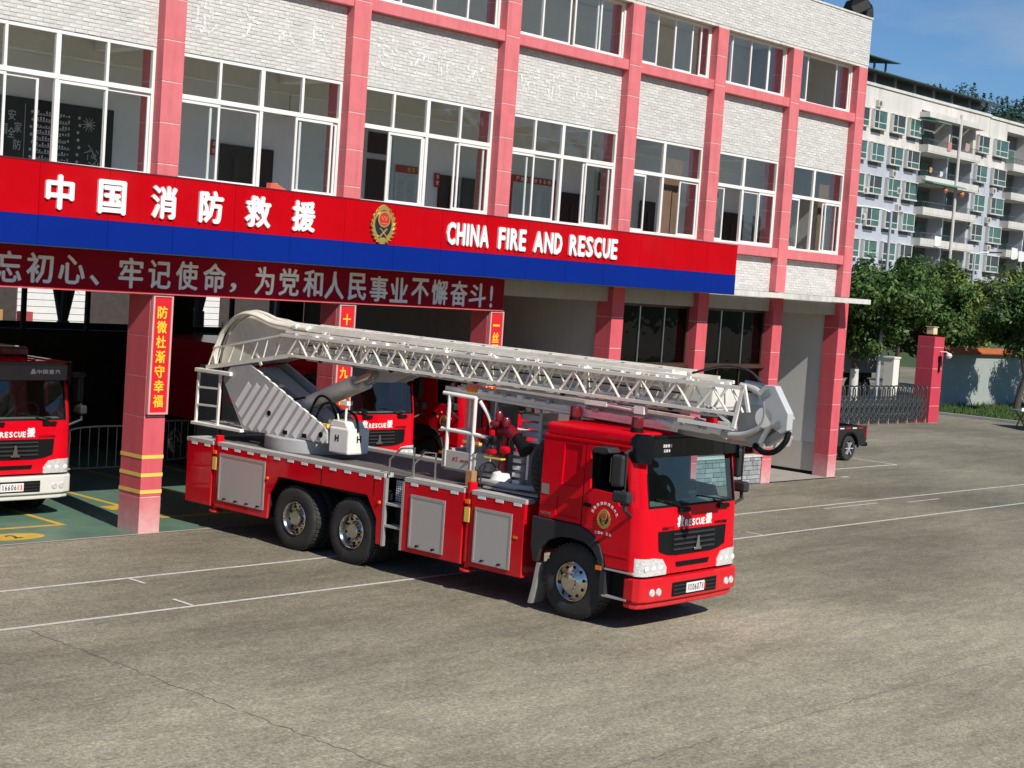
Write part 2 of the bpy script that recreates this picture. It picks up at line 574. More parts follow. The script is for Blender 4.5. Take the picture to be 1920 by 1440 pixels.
# yellow bay markings: corner brackets, back line and the numbered disc
for x0 in (8.2, 12.25, 16.35, 20.4):
    floor_mark([(x0, 1.2), (x0 + 2.15, 1.2), (x0 + 2.15, 1.32), (x0, 1.32)])
    floor_mark([(x0 + 2.03, 1.32), (x0 + 2.15, 1.32), (x0 + 2.15, 9), (x0 + 2.03, 9)])
    floor_mark([(x0, 1.32), (x0 + .12, 1.32), (x0 + .12, 9), (x0, 9)])
floor_mark([(16.0, 2.3), (16.35, 2.3), (16.35, 2.75), (16.0, 2.75)])
disc = [(13.02 + .55 * math.cos(k * math.pi / 16), .52 + .30 * math.sin(k * math.pi / 16)) for k in range(32)]
dd = floor_mark(disc, 'bay_number_disc')
g = glyph('2', .18, .3, .002, .03)
put('bay_number', g, M('dark_green_paint', (.03, .07, .05), .6), dd)
dd.children[0].location = (13.02, .52, .019); dd.children[0].rotation_euler = (rad(-90), 0, rad(12))

# ------------------------------------------------------------------ fire station
m_pink = M('faded_pink_red_render', (.66, .165, .18), .82, var=.10, scale=3, bump=.25, bscale=70, dirt=.25, dirtcol=(.62, .30, .30))
m_cored = M('fresh_red_render', (.64, .098, .122), .8, var=.10, scale=3, bump=.25, bscale=70, dirt=.22, dirtcol=(.52, .20, .20))
m_grout = M('pale_pink_grout', (.72, .50, .46), .9, var=.25, scale=9)
m_brick = M('white_split_brick', (.60, .59, .56), .85, var=.12, scale=9, bump=.5, bscale=35, rnd=.09, bd=.006, dirt=.3, dirtcol=(.50, .485, .45))
m_mortar = M('grey_mortar', (.50, .495, .475), .95, var=.1)
m_plaster = M('grey_white_plaster', (.50, .495, .475), .9, var=.07, scale=1.2, dirt=.25, dirtcol=(.38, .35, .31))
m_beam = M('beige_grey_render', (.40, .385, .345), .9, var=.08, scale=1.5, dirt=.3, dirtcol=(.27, .24, .2))
m_inwall = M('interior_white_plaster', (.82, .83, .83), .9, var=.04)
m_inceil = M('interior_ceiling_paint', (.76, .74, .68), .9, var=.05)
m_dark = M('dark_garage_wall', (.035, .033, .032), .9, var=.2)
m_upvc = M('white_upvc', (.80, .79, .76), .38, var=.04, scale=3)
m_bluegl = glass('window_glass', (.95, .975, .97))
m_darkgl = glass('tinted_shop_glass', (.07, .075, .08), boost=.45)
m_slab = M('stained_white_slab', (.66, .64, .59), .85, var=.12, scale=2.5, dirt=.55, dirtcol=(.33, .30, .25))
m_door = M('dark_brown_door', (.035, .018, .014), .5, var=.15)

st = empty('fire_station', (24, 0, 0), label='three-storey white brick fire station with pink pilasters and rows of white windows', cat='building')
st_inv = st.matrix_world.copy()
OX = 24.


def sb(name, mat, x0, x1, y0, y1, z0, z1, parent=st, bevel=0.):
    o = MB().box(x0 - OX, x1 - OX, y0, y1, z0, z1).build(name, mat, st, bevel=bevel)
    if parent is not st:
        o.parent = parent
    return o


COLX = [6.95, 11.0, 15.05, 19.15, 23.22, 27.23, 30.45, 33.67, 36.82]
CW = .42
low_lines = [4.775, 4.083, 3.39, 2.70, 2.01, 1.32, .63, 0.]
up_lines = [11.10, 10.44, 9.75, 9.06, 8.37, 7.68, 6.99, 6.30, 5.61, 4.93]


m_pinkdust = dusty(M('dusty_red_render', (.64, .098, .122), .82, var=.10, scale=3, bump=.25, bscale=70, dirt=.22, dirtcol=(.52, .20, .20)), .08, .78, .78, (.66, .46, .45))
for m_, a_ in ((m_pink, .22), (m_cored, .2), (m_slab, .35), (m_beam, .2), (m_plaster, .12)):
    streaks(m_, a_)


def clad(name, x, y1, lines, mat, botmat=None):
    core = sb(name, m_grout, x + .007, x + CW - .007, .007, y1, lines[-1], lines[0])
    for i in range(len(lines) - 1):
        zt, zb = lines[i], lines[i + 1]
        mm = botmat if (botmat and i == len(lines) - 2) else mat
        sb('facing_tile', mm, x, x + CW, 0, y1 - .01, zb + (.008 if zb > .1 else 0), zt - .008, core, bevel=.006)
    return core


for i, x in enumerate(COLX):
    deep = .65 if i <= 2 else .47
    clad('column', x, deep, low_lines, m_cored if i < 5 else m_cored, m_pinkdust)
    clad('pilaster', x, .62, up_lines, m_pink)
# yellow hazard bands on the bay columns
for i in (1, 2, 3, 4):
    x = COLX[i]; d = .65 if i <= 2 else .47
    for z in (.69, .98, 1.29):
        sb('hazard_band', m_yellow, x - .006, x + CW + .006, -.006, d + .004, z, z + .062)

# walls, slabs, roof
XL, XR = 4.0, 37.24
for z0, z1 in ((4.60, 4.90), (8.62, 8.9), (11.75, 11.95)):
    sb('floor_slab', m_inceil, XL, XR - .1, .32, 11, z0, z1)
sb('back_wall', m_plaster, XL, XR, 11, 11.25, 4.9, 12.3)
sb('end_wall', m_plaster, XR - .3, XR + .02, .63, 11, 4.91, 12.3)
sb('end_wall', m_plaster, XL - .3, XL, .35, 11, 0, 12.3)
sb('partition_wall', m_plaster, 27.32, 27.55, .48, 11, 0, 4.6)
sb('porch_wall', M('pale_porch_plaster', (.74, .735, .70), .9, var=.05, scale=1.2, dirt=.2, dirtcol=(.55, .52, .47)), 36.91, 37.2, .48, 8, .9, 4.6)
sb('porch_dado', M('beige_tiled_dado', (.62, .59, .53), .6, var=.06, scale=3), 36.902, 37.2, .48, 8, .12, .895)
sb('porch_skirting', m_black, 36.898, 37.2, .48, 8, 0, .115)
sb('porch_back_wall', MATS['pale_porch_plaster'], 34.2, 36.9, 8, 8.2, 0, 4.6)
# canopy slab, lintel beam
sb('canopy_slab', m_slab, XL, 37.02, -.80, .0, 4.775, 4.905, bevel=.008)
for a, b_ in zip(COLX[4:-1], COLX[5:]):
    sb('lintel_beam', m_beam, a + CW, b_, .15, .45, 4.43, 4.77)
for a, b_ in zip(COLX[:4], COLX[1:5]):
    sb('lintel_beam', m_beam, a + CW, b_, .15, .45, 4.25, 4.77)
# garage back: dark wall with high openings on the street behind
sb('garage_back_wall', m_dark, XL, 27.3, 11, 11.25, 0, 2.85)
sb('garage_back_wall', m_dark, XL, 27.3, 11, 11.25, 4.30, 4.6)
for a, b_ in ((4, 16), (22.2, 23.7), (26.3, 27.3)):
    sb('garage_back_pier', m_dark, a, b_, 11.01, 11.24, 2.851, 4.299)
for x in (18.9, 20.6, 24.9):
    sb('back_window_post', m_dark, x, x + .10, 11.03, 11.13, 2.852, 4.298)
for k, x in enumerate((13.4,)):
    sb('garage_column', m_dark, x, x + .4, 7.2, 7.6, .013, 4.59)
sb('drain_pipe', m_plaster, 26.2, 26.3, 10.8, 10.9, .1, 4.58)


def bays():
    for a, b_ in zip(COLX[1:-1], COLX[2:]):
        yield a + CW, b_


bricks = []   # x, z, len


def brick_panel(x0, x1, z0, z1, yface, yback):
    sb('panel_backing', m_mortar, x0, x1, yface + .006, yback, z0, z1)
    n = round((z1 - z0) / .0655); h_ = (z1 - z0) / n
    for r in range(n):
        z = z0 + r * h_
        x = x0 - (.115 if r % 2 else 0)
        while x < x1 - .01:
            a = max(x, x0); b2 = min(x + .225, x1)
            if b2 - a > .03:
                bricks.append((a + .004, b2 - .004, z + .004, z + h_ - .004, yface))
            x += .231
    return


panels = []
for a, b_ in bays():
    brick_panel(a, b_, 8.24, 9.615, .20, .31)
    # third floor sill band and second floor sill band
    sb('sill_band', m_pink, a, b_, .02, .30, 9.62, 9.845, bevel=.01)
    sb('sill_band', m_pink, a, b_, .02, .30, 5.80, 6.04, bevel=.01)
    sb('spandrel_backing', m_plaster, a, b_, .22, .30, 4.91, 5.79) if b_ < 31 else brick_panel(a, b_, 4.92, 5.795, .20, .31)
sb('parapet_soffit', m_slab, 10.5, XR + .02, .02, .30, 11.108, 11.165)
brick_panel(10.5, XR + .03, 11.17, 12.40, .005, .28)
sb('parapet_coping', m_slab, 10.5, XR + .05, -.02, .34, 12.40, 12.45, bevel=.01)
sb('roof', m_conc, XL, XR, .31, 11, 11.96, 12.1)

rng = random.Random(4)
vis = []
for k, (a, b_, z0, z1, y) in enumerate(bricks):
    p = project(((a + b_) / 2, y, (z0 + z1) / 2))
    ok = p and -5 < p[0] < 1925 and -5 < p[1] < 1445
    vis.append((p[2] * (b_ - a) if ok else 0, k))
vis.sort(reverse=True)
single = {k for s_, k in vis[:300] if s_ > 0}
bm_cache = {}
rest = MB()
for k, (a, b_, z0, z1, y) in enumerate(bricks):
    d = .006 + rng.random() * .006
    if k in single:
        key = (round(b_ - a, 3), round(z1 - z0, 4))
        if key not in bm_cache:
            hx, hz = (b_ - a) / 2, (z1 - z0) / 2
            me = MB().add([(-hx, 0.02, -hz), (hx, .02, -hz), (hx, .02, hz), (-hx, .02, hz), (-hx + .003, -.004, -hz + .003), (hx - .003, -.0, -hz + .003), (hx - .003, -.003, hz - .003), (-hx + .003, 0.001, hz - .003)],
                          [(0, 1, 2, 3), (4, 5, 6, 7), (0, 1, 5, 4), (1, 2, 6, 5), (2, 3, 7, 6), (3, 0, 4, 7)]).mesh('brick')
            me.materials.append(m_brick)
            bm_cache[key] = me
        o = bpy.data.objects.new('brick', bm_cache[key]); C.objects.link(o); o.parent = st
        o.location = ((a + b_) / 2 - OX, y - d + .010, (z0 + z1) / 2)
    else:
        t1, t2 = rng.uniform(-.003, .003), rng.uniform(-.003, .003)
        ya = y - d + .010
        rest.add([(a - OX, y + .02, z0), (b_ - OX, y + .02, z0), (b_ - OX, y + .02, z1), (a - OX, y + .02, z1),
                  (a - OX + .003, ya + t1, z0 + .003), (b_ - OX - .003, ya + t2, z0 + .003), (b_ - OX - .003, ya - t1, z1 - .003), (a - OX + .003, ya - t2, z1 - .003)],
                 [(4, 5, 6, 7), (0, 1, 5, 4), (1, 2, 6, 5), (2, 3, 7, 6), (3, 0, 4, 7)])
rest.build('brickwork', m_brick, st, kind='stuff')


# pale ghosts of characters that were once fixed to the brick panels
m_ghost = M('chipped_white_adhesive', (.90, .895, .87), .9, var=.05)
_t = m_ghost.node_tree; _b = _t.nodes['Principled BSDF']
_n = _t.nodes.new('ShaderNodeTexNoise'); _n.inputs['Scale'].default_value = 11; _n.inputs['Detail'].default_value = 7; _n.inputs['Roughness'].default_value = .75
_c = _t.nodes.new('ShaderNodeTexCoord'); _t.links.new(_c.outputs['Object'], _n.inputs['Vector'])
_r = _t.nodes.new('ShaderNodeValToRGB'); _r.color_ramp.elements[0].position = .46; _r.color_ramp.elements[1].position = .60
_t.links.new(_n.outputs[0], _r.inputs[0]); _t.links.new(_r.outputs[0], _b.inputs['Alpha'])
for txt, xs in (('服务人民', (16.05, 16.95, 17.75, 18.6)), ('赴汤蹈火', (20.2, 21.0, 21.8, 22.6)), ('竭诚为民', (24.2, 25.0, 25.8, 26.6))):
    for ch, xx in zip(txt, xs):
        letter(ch, m_ghost, st, (xx - OX, .1925, 8.95), .58, .66, .001, bold=.0, name='letter_ghost')

# ---- windows
def ring(mb, x0, x1, z0, z1, y0, y1, t):
    mb.box(x0 - OX, x0 + t - OX, y0, y1, z0, z1); mb.box(x1 - t - OX, x1 - OX, y0, y1, z0, z1)
    mb.box(x0 + t - OX, x1 - t - OX, y0 + .001, y1 - .001, z0, z0 + t); mb.box(x0 + t - OX, x1 - t - OX, y0 + .001, y1 - .001, z1 - t, z1)


def win(x0, x1, z0, z1, lights, top=None, shut=(), mid=None):
    """lights: x divisions; top: transom height; shut: list of (x0,x1,track) sashes"""
    fr = MB(); ring(fr, x0, x1, z0, z1, .215, .285, .055)
    w_ = fr.build('window', m_upvc, st)
    zl = z1
    if top:
        tb = MB().box(x0 + .055 - OX, x1 - .055 - OX, .212, .288, top - .04, top + .04).build('transom', m_upvc, w_)
        zl = top - .04
        for x in lights:
            wd = .045 if abs(x - mid) < .02 else .026
            MB().box(x - wd - OX, x + wd - OX, .22, .28, top + .04, z1 - .055).build('mullion', m_upvc, w_)
        e = [x0 + .055] + lights + [x1 - .055]
        for a, b_ in zip(e[:-1], e[1:]):
            MB().box(a - OX, b_ - OX, .249, .253, top + .04, z1 - .055).build('pane', m_bluegl, w_)
    for a, b_, tr in shut:
        yy = .224 + tr * .03
        sm = MB(); ring(sm, a, b_, z0 + .05, zl - .012, yy, yy + .026, .045)
        sm.build('sash', m_upvc, w_)
        MB().box(a + .045 - OX, b_ - .045 - OX, yy + .011, yy + .015, z0 + .09, zl - .055).build('pane', m_bluegl, w_)
    if top and mid:
        MB().box(mid - .035 - OX, mid + .035 - OX, .218, .282, z0 + .056, top - .041).build('mullion', m_upvc, w_)
    return w_


F2 = [(11.42, 15.05), (15.47, 19.15), (19.57, 23.22), (23.64, 27.23)]
for i, (a, b_) in enumerate(F2):
    q = (b_ - a) / 4
    ls = [a + q, a + 2 * q, a + 3 * q]
    sh = [[(a + .05, a + q + .03, 0), (a + 2 * q + .02, a + 3 * q + .03, 0), (a + 3 * q - .02, b_ - .05, 1), (a + q - .3, a + 2 * q - .3, 1)],
          [(a + .05, a + q + .03, 0), (a + q + .75 - q, a + 2 * q - .03, 1), (a + 3 * q - .13, b_ - .05 - .12, 0), (a + 3 * q - .02, b_ - .05, 1)],
          [(a + q - .03, a + 2 * q - .02, 1), (a + q - .1, a + 2 * q - .1, 0), (a + 3 * q - .02, b_ - .05, 0), (a + 3 * q - .1, b_ - .16, 1)],
          [(a + .05, a + q + .03, 0), (a + q - .2, a + 2 * q - .16, 1), (a + 3 * q - .1, b_ - .05, 0), (a + 3 * q - .16, b_ - .14, 1)]][i]
    win(a, b_, 6.05, 8.235, ls, 7.50, sh, ls[1])
for i, (a, b_) in enumerate([(27.65, 30.45), (30.87, 33.67), (34.09, 36.82)]):
    q = (b_ - a) / 4; mid = a + 2 * q - .05
    sh = [[(a + .05, a + q + .03, 0), (a + 3 * q - .06, b_ - .05, 1)], [(a + .05, a + q - .06, 1), (a + 3 * q - .03, b_ - .05, 0), (a + 2 * q, a + 3 * q, 1)],
          [(a + .05, a + q + .02, 0), (a + 3 * q - .1, b_ - .05, 0), (a + 3 * q - .2, b_ - .2, 1)]][i]
    win(a, b_, 6.05, 8.235, [mid], 7.44, sh, mid)
for i, (a, b_) in enumerate(F2[2:] + [(27.65, 30.45), (30.87, 33.67), (34.09, 36.82)]):
    q = (b_ - a) / 4
    sh = [[(a + .05, a + q + .03, 0), (a + q - .02, a + 2 * q + .02, 1), (a + 2 * q - .02, a + 3 * q + .02, 0), (a + 3 * q - .02, b_ - .05, 1)],
          [(a + .05, a + q + .03, 0), (a + q - .02, a + 2 * q + .02, 1), (a + 2 * q + .1, a + 3 * q + .1, 0), (a + 3 * q - .02, b_ - .05, 1)],
          [(a + .05, a + q + .1, 0), (a + 2 * q + .05, a + 3 * q + .05, 1), (a + 3 * q + .3, b_ - .05, 0)],
          [(a + .05, a + q - .2, 0), (a + q - .25, a + 2 * q - .1, 1), (a + 2 * q - .15, a + 3 * q - .05, 0), (a + 3 * q - .02, b_ - .05, 1)],
          [(a + .05, a + .62, 0), (a + 2.0, b_ - .05, 1)]][i]
    win(a, b_, 9.85, 11.10, [], None, sh)
# open window sill boards so that the wall has a bottom edge behind frames
for a, b_ in bays():
    sb('inner_sill', m_inwall, a, b_, .30, .42, 5.7, 6.045)
    sb('inner_sill', m_inwall, a, b_, .30, .42, 9.3, 9.84)

for z0, z1 in ((4.91, 5.69), (8.25, 8.61), (8.91, 9.29), (11.2, 11.74)):
    for a, b_ in bays():
        sb('inner_lining', m_inwall, a, b_, .315, .40, z0, z1)
# corridor behind the second-floor windows, rooms behind the third
sb('corridor_wall', m_inwall, XL, XR - .31, 2.5, 2.62, 4.901, 8.61)
sb('corridor_beam', m_inceil, XL, XR - .31, 2.22, 2.49, 8.12, 8.60)
sb('room_wall', m_inwall, XL, XR - .31, 3.6, 3.7, 8.91, 11.74)
for x in COLX[2:-1]:
    sb('ceiling_beam', m_inceil, x + .05, x + .35, .63, 2.21, 8.3, 8.61)
m_frame_in = M('grey_window_trim', (.5, .52, .52), .5)
for (x0, x1, z1) in ((18.09, 19.36, 7.0), (23.95, 24.55, 6.97), (24.66, 25.4, 6.97), (28.02, 28.87, 6.95), (29.9, 30.55, 7.0), (31.0, 31.6, 7.0), (34.6, 35.5, 7.0), (36.0, 36.6, 7.0)):
    d = sb('door', m_door, x0, x1, 2.44, 2.50, 4.905, z1, bevel=.01)
    sb('door_panel', M('brown_door_panel', (.06, .03, .022), .45), x0 + .3, x0 + .4, 2.42, 2.44, 5.2, z1 - .25, d)
for (x0, x1, z0, z1) in ((21.72, 22.5, 4.95, 7.72), (29.2, 29.7, 5.5, 7.6)):
    d = sb('interior_window', m_frame_in, x0, x1, 2.43, 2.5, z0, z1)
    sb('pane', m_door, x0 + .06, x1 - .06, 2.415, 2.43, z0 + .06, z1 - .62, d)
    sb('pane', m_door, x0 + .06, x1 - .06, 2.415, 2.43, z1 - .5, z1 - .06, d)

m_curt = M('brown_curtain', (.16, .10, .065), .9, var=.15)
for xa, n_ in ((29.35, 7), (31.1, 5), (36.1, 5)):
    cu = MB()
    pts = [(xa + k * .06, .50 + .03 * (k % 2)) for k in range(n_ * 2)]
    cu.prism([(x - OX, y) for x, y in pts] + [(x - OX, y + .012) for x, y in reversed(pts)], 'z', 6.0, 7.9)
    cu.build('curtain', m_curt, st)

# ---- ground floor shop front in the two bays right of the garage
m_bronze = M('bronze_window_frame', (.085, .045, .028), .4, metal=.3, var=.1)
m_shopin = M('dark_shop_interior', (.02, .02, .02), .8)
m_stone = M('grey_rubble_stone', (.30, .31, .32), .85, var=.2, scale=6, bump=.6, bscale=18, rnd=.25, bd=.02)
for i, (a, b_) in enumerate(((27.65, 30.45), (30.87, 33.67))):
    fr = MB(); ring(fr, a, b_, 3.0, 4.43, .26, .34, .06); ring(fr, a, b_, .70, 2.995, .26, .34, .06)
    w_ = fr.build('shop_window', m_bronze, st)
    for zz in ((3.06, 4.37), (.76, 2.935)):
        for k in (1, 2):
            x = a + (b_ - a) * k / 3
            MB().box(x - .018 - OX, x + .018 - OX, .27, .33, *zz).build('mullion', m_steel if zz[0] > 2 else m_bronze, w_)
        MB().box(a + .06 - OX, b_ - .06 - OX, .30, .304, *zz).build('pane', m_darkgl, w_)
    sb('shop_back_wall', m_shopin, a, b_, 2.4, 2.5, 0, 4.42)
    sb('ledge', m_bronze, a, b_, .16, .26, 2.96, 3.03, bevel=.005)
    sb('plinth', m_mortar, a, b_, .06, .34, 0, .69)
    sb('plinth_cap', m_slab, a, b_, .0, .36, .691, .74, bevel=.008)
    rs = random.Random(7 + i)
    z = .02
    while z < .66:
        hh = rs.uniform(.10, .16); hh = min(hh, .685 - z)
        x = a + .005
        while x < b_ - .05:
            l = min(rs.uniform(.16, .42), b_ - x - .005)
            sb('stone', m_stone, x, x + l - .012, .02 - rs.random() * .02, .07, z, z + hh - .012, bevel=.01)
            x += l
        z += hh
m_faint = M('faded_grey_lettering', (.30, .30, .30), .7)
for ch, x, z, hh in (('热', 28.35, 3.72, .42), ('血', 28.95, 3.72, .42), ('铸', 29.5, 3.72, .42), ('忠', 29.3, 3.3, .32), ('诚', 29.95, 3.3, .32), ('变', 31.35, 3.3, .36)):
    letter(ch, m_faint, st, (x - OX, .40, z), .42, hh, .01, name='window_letter')
letter('消', M('amber_lettering', (.55, .22, .02), .6), st, (31.95 - OX, .40, 3.35), .2, .3, .01, name='window_letter')

# ------------------------------------------------------------------ things in the corridor
m_board = M('blackboard', (.012, .014, .016), .7, var=.3)
m_chalk = M('white_chalk', (.55, .56, .56), .95)
bb = empty('blackboard', (13.6, 2.5, 6.8), label='long blackboard with chalk writing on the corridor wall behind leftmost windows', cat='blackboard')
MB().box(-1.95, 2.1, -.05, -.002, -1.0, .52).build('board', m_board, bb)
MB().box(-1.99, 2.14, -.07, -.051, -1.04, -1.0).build('chalk_tray', m_alu, bb)
chs = MB()
rs = random.Random(2)
for k in range(8):
    z = .26 - k * .11
    chs.box(.55, 1.28 - rs.random() * .25, -.0535, -.0515, z, z + .012)
    for q in range(12):
        x = .58 + q * .055
        chs.box(x, x + .03, -.0535, -.0515, z + .02, z + .055 * rs.random() + .03)
chs.box(.34, .35, -.0535, -.0515, -.95, .42)
for sx in (.48, 1.4):
    for q in range(9):
        chs.lathe([(0, -.002), (.03, -.002)], (sx + .02 * math.sin(q * 2), -.0515, .3 - q * .13), 'y', 6)
for q in range(40):
    a_ = q * .7
    p = Vector((1.72 + .16 * math.cos(a_) * rs.random(), -.053, -.15 - rs.random() * .75))
    chs.bar(p, p + Vector((.12 * rs.uniform(-1, 1), 0, .12 * rs.uniform(-1, 1))), .001, .012)
for q in range(12):
    a_ = q * math.pi / 6
    chs.bar((1.6, -.053, .2), (1.6 + .13 * math.cos(a_), -.053, .2 + .13 * math.sin(a_)), .001, .012)
chs.build('chalk_drawing', m_chalk, bb, kind='stuff')
for ch, x, z in (('卫', -.25, .25), ('国', -.05, -.05), ('安', .1, .2), ('全', .1, -.1), ('家', .22, .0), ('生', -.25, -.1), ('防', .22, -.3)):
    letter(ch, m_chalk, bb, (x, -.053, z), .14, .18, .003, bold=.0)


def notice(name, label, x0, x1, z0, z1, head, body, rows, hc):
    r = empty(name, ((x0 + x1) / 2, 2.49, z0), label=label, cat='notice board')
    W2, H2 = (x1 - x0) / 2, z1 - z0
    MB().box(-W2, W2, -.03, 0, 0, H2).build('board', body, r)
    MB().box(-W2, W2, -.036, -.031, H2 - .16, H2).build('header', head, r)
    t_ = MB()
    for cx in (-.62, 0, .62):
        for k in range(rows):
            t_.box(cx * W2 - .2 * W2, cx * W2 + .2 * W2, -.034, -.031, H2 - .35 - k * .05, H2 - .335 - k * .05)
    t_.build('printed_text', M('pale_print', (.40, .42, .44), .8), r)
    for k, ch in enumerate(hc):
        letter(ch, m_yellow if head is m_nred else m_white, r, ((k - (len(hc) - 1) / 2) * .13, -.038, H2 - .08), .09, .1, .003)
    return r


m_nred = M('notice_red', (.50, .03, .02), .6)
m_nwhite = M('notice_white', (.62, .64, .66), .6)
notice('notice_board', 'white notice board with red header beside dark doors in corridor', 22.64, 23.53, 6.2, 7.06, m_nred, m_nwhite, 10, '党员')
nb = notice('notice_board', 'red-framed notice board on corridor wall behind third bay windows', 26.23, 27.74, 6.1, 7.2, m_nred, m_nwhite, 14, '')
for k, ch in enumerate('严格执行条令条例'):
    letter(ch, m_white, nb, (-.55 + k * .155, -.038, 1.02), .10, .1, .003)
fr = MB()
for a, b_, c_, d_ in ((-.78, -.70, 0, 1.1), (.70, .78, 0, 1.1)):
    fr.box(a, b_, -.04, -.001, c_, d_)
fr.build('side_frame', m_nred, nb)
for k, (x, z, lab) in enumerate(((17.92, 6.9, 'small red hanging plaque left of dark corridor door'), (23.88, 6.84, 'small red plaque left of double dark corridor doors'))):
    r = empty('door_plaque', (x, 2.48, z), label=lab, cat='plaque')
    MB().box(-.075, .075, -.03, .0, -.15, .15).build('plate', m_nred, r, bevel=.004)
    for q in range(2):
        letter('平安'[q], m_white, r, (0, -.033, .06 - q * .12), .08, .09, .003)
e = empty('exit_light', (19.57, 2.3, 7.74), label='small red exit box hanging from corridor ceiling above dark door', cat='exit sign')
MB().box(-.15, .15, -.03, .03, -.05, .05).build('housing', m_nred, e)
MB().tube([(0, 0, .05), (0, 0, .38)], .006, 6).build('hanger', m_dgrey, e)
# shoe drying on the window sill
sh = empty('sports_shoe', (17.65, .10, 6.043), .15, label='turquoise and coral sports shoe drying on the window sill', cat='shoe')
m_turq = M('turquoise_mesh', (.22, .52, .42), .8); m_coral = M('coral_fabric', (.75, .14, .09), .7)
so = MB().prism([(-.16, .0), (-.15, .03), (.02, .03), (.16, .028), (.165, .0)], 'y', -.05, .05).build('sole', m_turq, sh, bevel=.01)
MB().prism([(-.155, .031), (-.15, .10), (-.06, .105), (.0, .085), (.1, .06), (.155, .04), (.155, .031)], 'y', -.042, .042).build('upper', m_coral, sh, bevel=.018)
so2 = MB()
for k in range(4):
    so2.tube([(-.03 + k * .03, -.035, .1 - k * .013), (-.02 + k * .03, .035, .104 - k * .013)], .005, 5)
so2.build('lace', m_white, sh)
sh.scale = (1.35, 1.35, 1.5)

# ------------------------------------------------------------------ fascia sign
m_sred = M('glossy_red_panel', (.48, .001, .006), .5, var=.07, scale=1.2, spec=.05, coat=.12, bump=.25, bscale=1.4, bd=.03, dirt=.12, dirtcol=(.36, .05, .05))
streaks(m_sred, .12, 3.)
m_sblue = M('glossy_blue_panel', (.0005, .018, .21), .5, var=.08, scale=1.2, spec=.12, coat=.1, bump=.25, bscale=1.4, bd=.03)
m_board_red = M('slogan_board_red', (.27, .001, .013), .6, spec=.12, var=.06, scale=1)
fs = empty('fascia_sign', (20, -.82, 4.79), label='long red and blue fascia sign with white lettering and gold emblem over garage', cat='sign')
YS = 0.


def ztop(x):
    return 6.06 - .0066 * (x - 11.7) - 4.79


x = 5.1
while x < 30.7:
    x1 = min(x + 1.22, 30.72)
    if 30.72 - x1 < .3: x1 = 30.72
    MB().prism([(x - 20 + .003, .462), (x1 - 20 - .003, .462), (x1 - 20 - .003, ztop(x1)), (x - 20 + .003, ztop(x))], 'y', 0, .05).build('red_panel', m_sred, fs)
    MB().box(x - 20 + .003, x1 - 20 - .003, -.004, .05, 0, .46).build('blue_panel', m_sblue, fs)
    x = x1
MB().prism([(5.1 - 20, .02), (10.72, .02), (10.72, ztop(30.7) - .01), (5.1 - 20, ztop(5.1) - .01)], 'y', .052, .80).build('frame_box', m_dgrey, fs)
MB().prism([(5.1 - 20, ztop(5.1)), (10.72, ztop(30.7)), (10.72, ztop(30.7) + .02), (5.1 - 20, ztop(5.1) + .02)], 'y', -.01, .30).build('top_trim', M('dark_red_trim', (.10, .012, .016), .5), fs)
MB().box(5.1 - 20, 10.72, -.012, .06, -.016, -.001).build('bottom_trim', m_dgrey, fs)
for ch, xa, xb in (('中', 12.51, 13.0), ('国', 13.42, 13.93), ('消', 14.41, 14.89), ('防', 15.33, 15.82), ('救', 16.28, 16.82), ('援', 17.29, 17.81)):
    letter(ch, m_white, fs, ((xa + xb) / 2 - 20, -.02, 5.62 - 4.79), xb - xa, .54, .04, bold=.036)
wid = dict(I=.45, A=1.1, C=1.02, H=1.0, N=1.05, F=.85, R=1.0, E=.88, D=1.0, S=.95, U=1.0)
for word, xa, xb in (('CHINA', 21.06, 22.25), ('FIRE', 22.49, 23.33), ('AND', 23.54, 24.44), ('RESCUE', 24.64, 26.24)):
    tot = sum(wid[c] for c in word); u = (xb - xa) / tot; cx = xa
    for c in word:
        w_ = wid[c] * u
        letter(c, m_white, fs, (cx + w_ / 2 - 20, -.02, 5.575 - 4.79), w_ * (.9 if c != 'I' else .55), .44, .04, bold=.045)
        cx += w_


def shield(s, top=1.0):
    pts = []
    for k in range(28):
        a = 2 * math.pi * k / 28
        r = 1.0 + .05 * math.sin(a) - (.08 if math.sin(a) < -.8 else 0)
        x_ = math.cos(a) * .78; z_ = math.sin(a)
        if z_ > 0:
            x_ *= 1 - .32 * z_ ** 2.2
        pts.append((x_ * s, z_ * s * top))
    return pts


m_gold = M('emblem_gold', (.62, .42, .12), .35, metal=.6, var=.12, scale=12)
m_navy = M('emblem_navy', (.012, .016, .035), .4)
m_ered = M('emblem_red', (.60, .02, .02), .4)


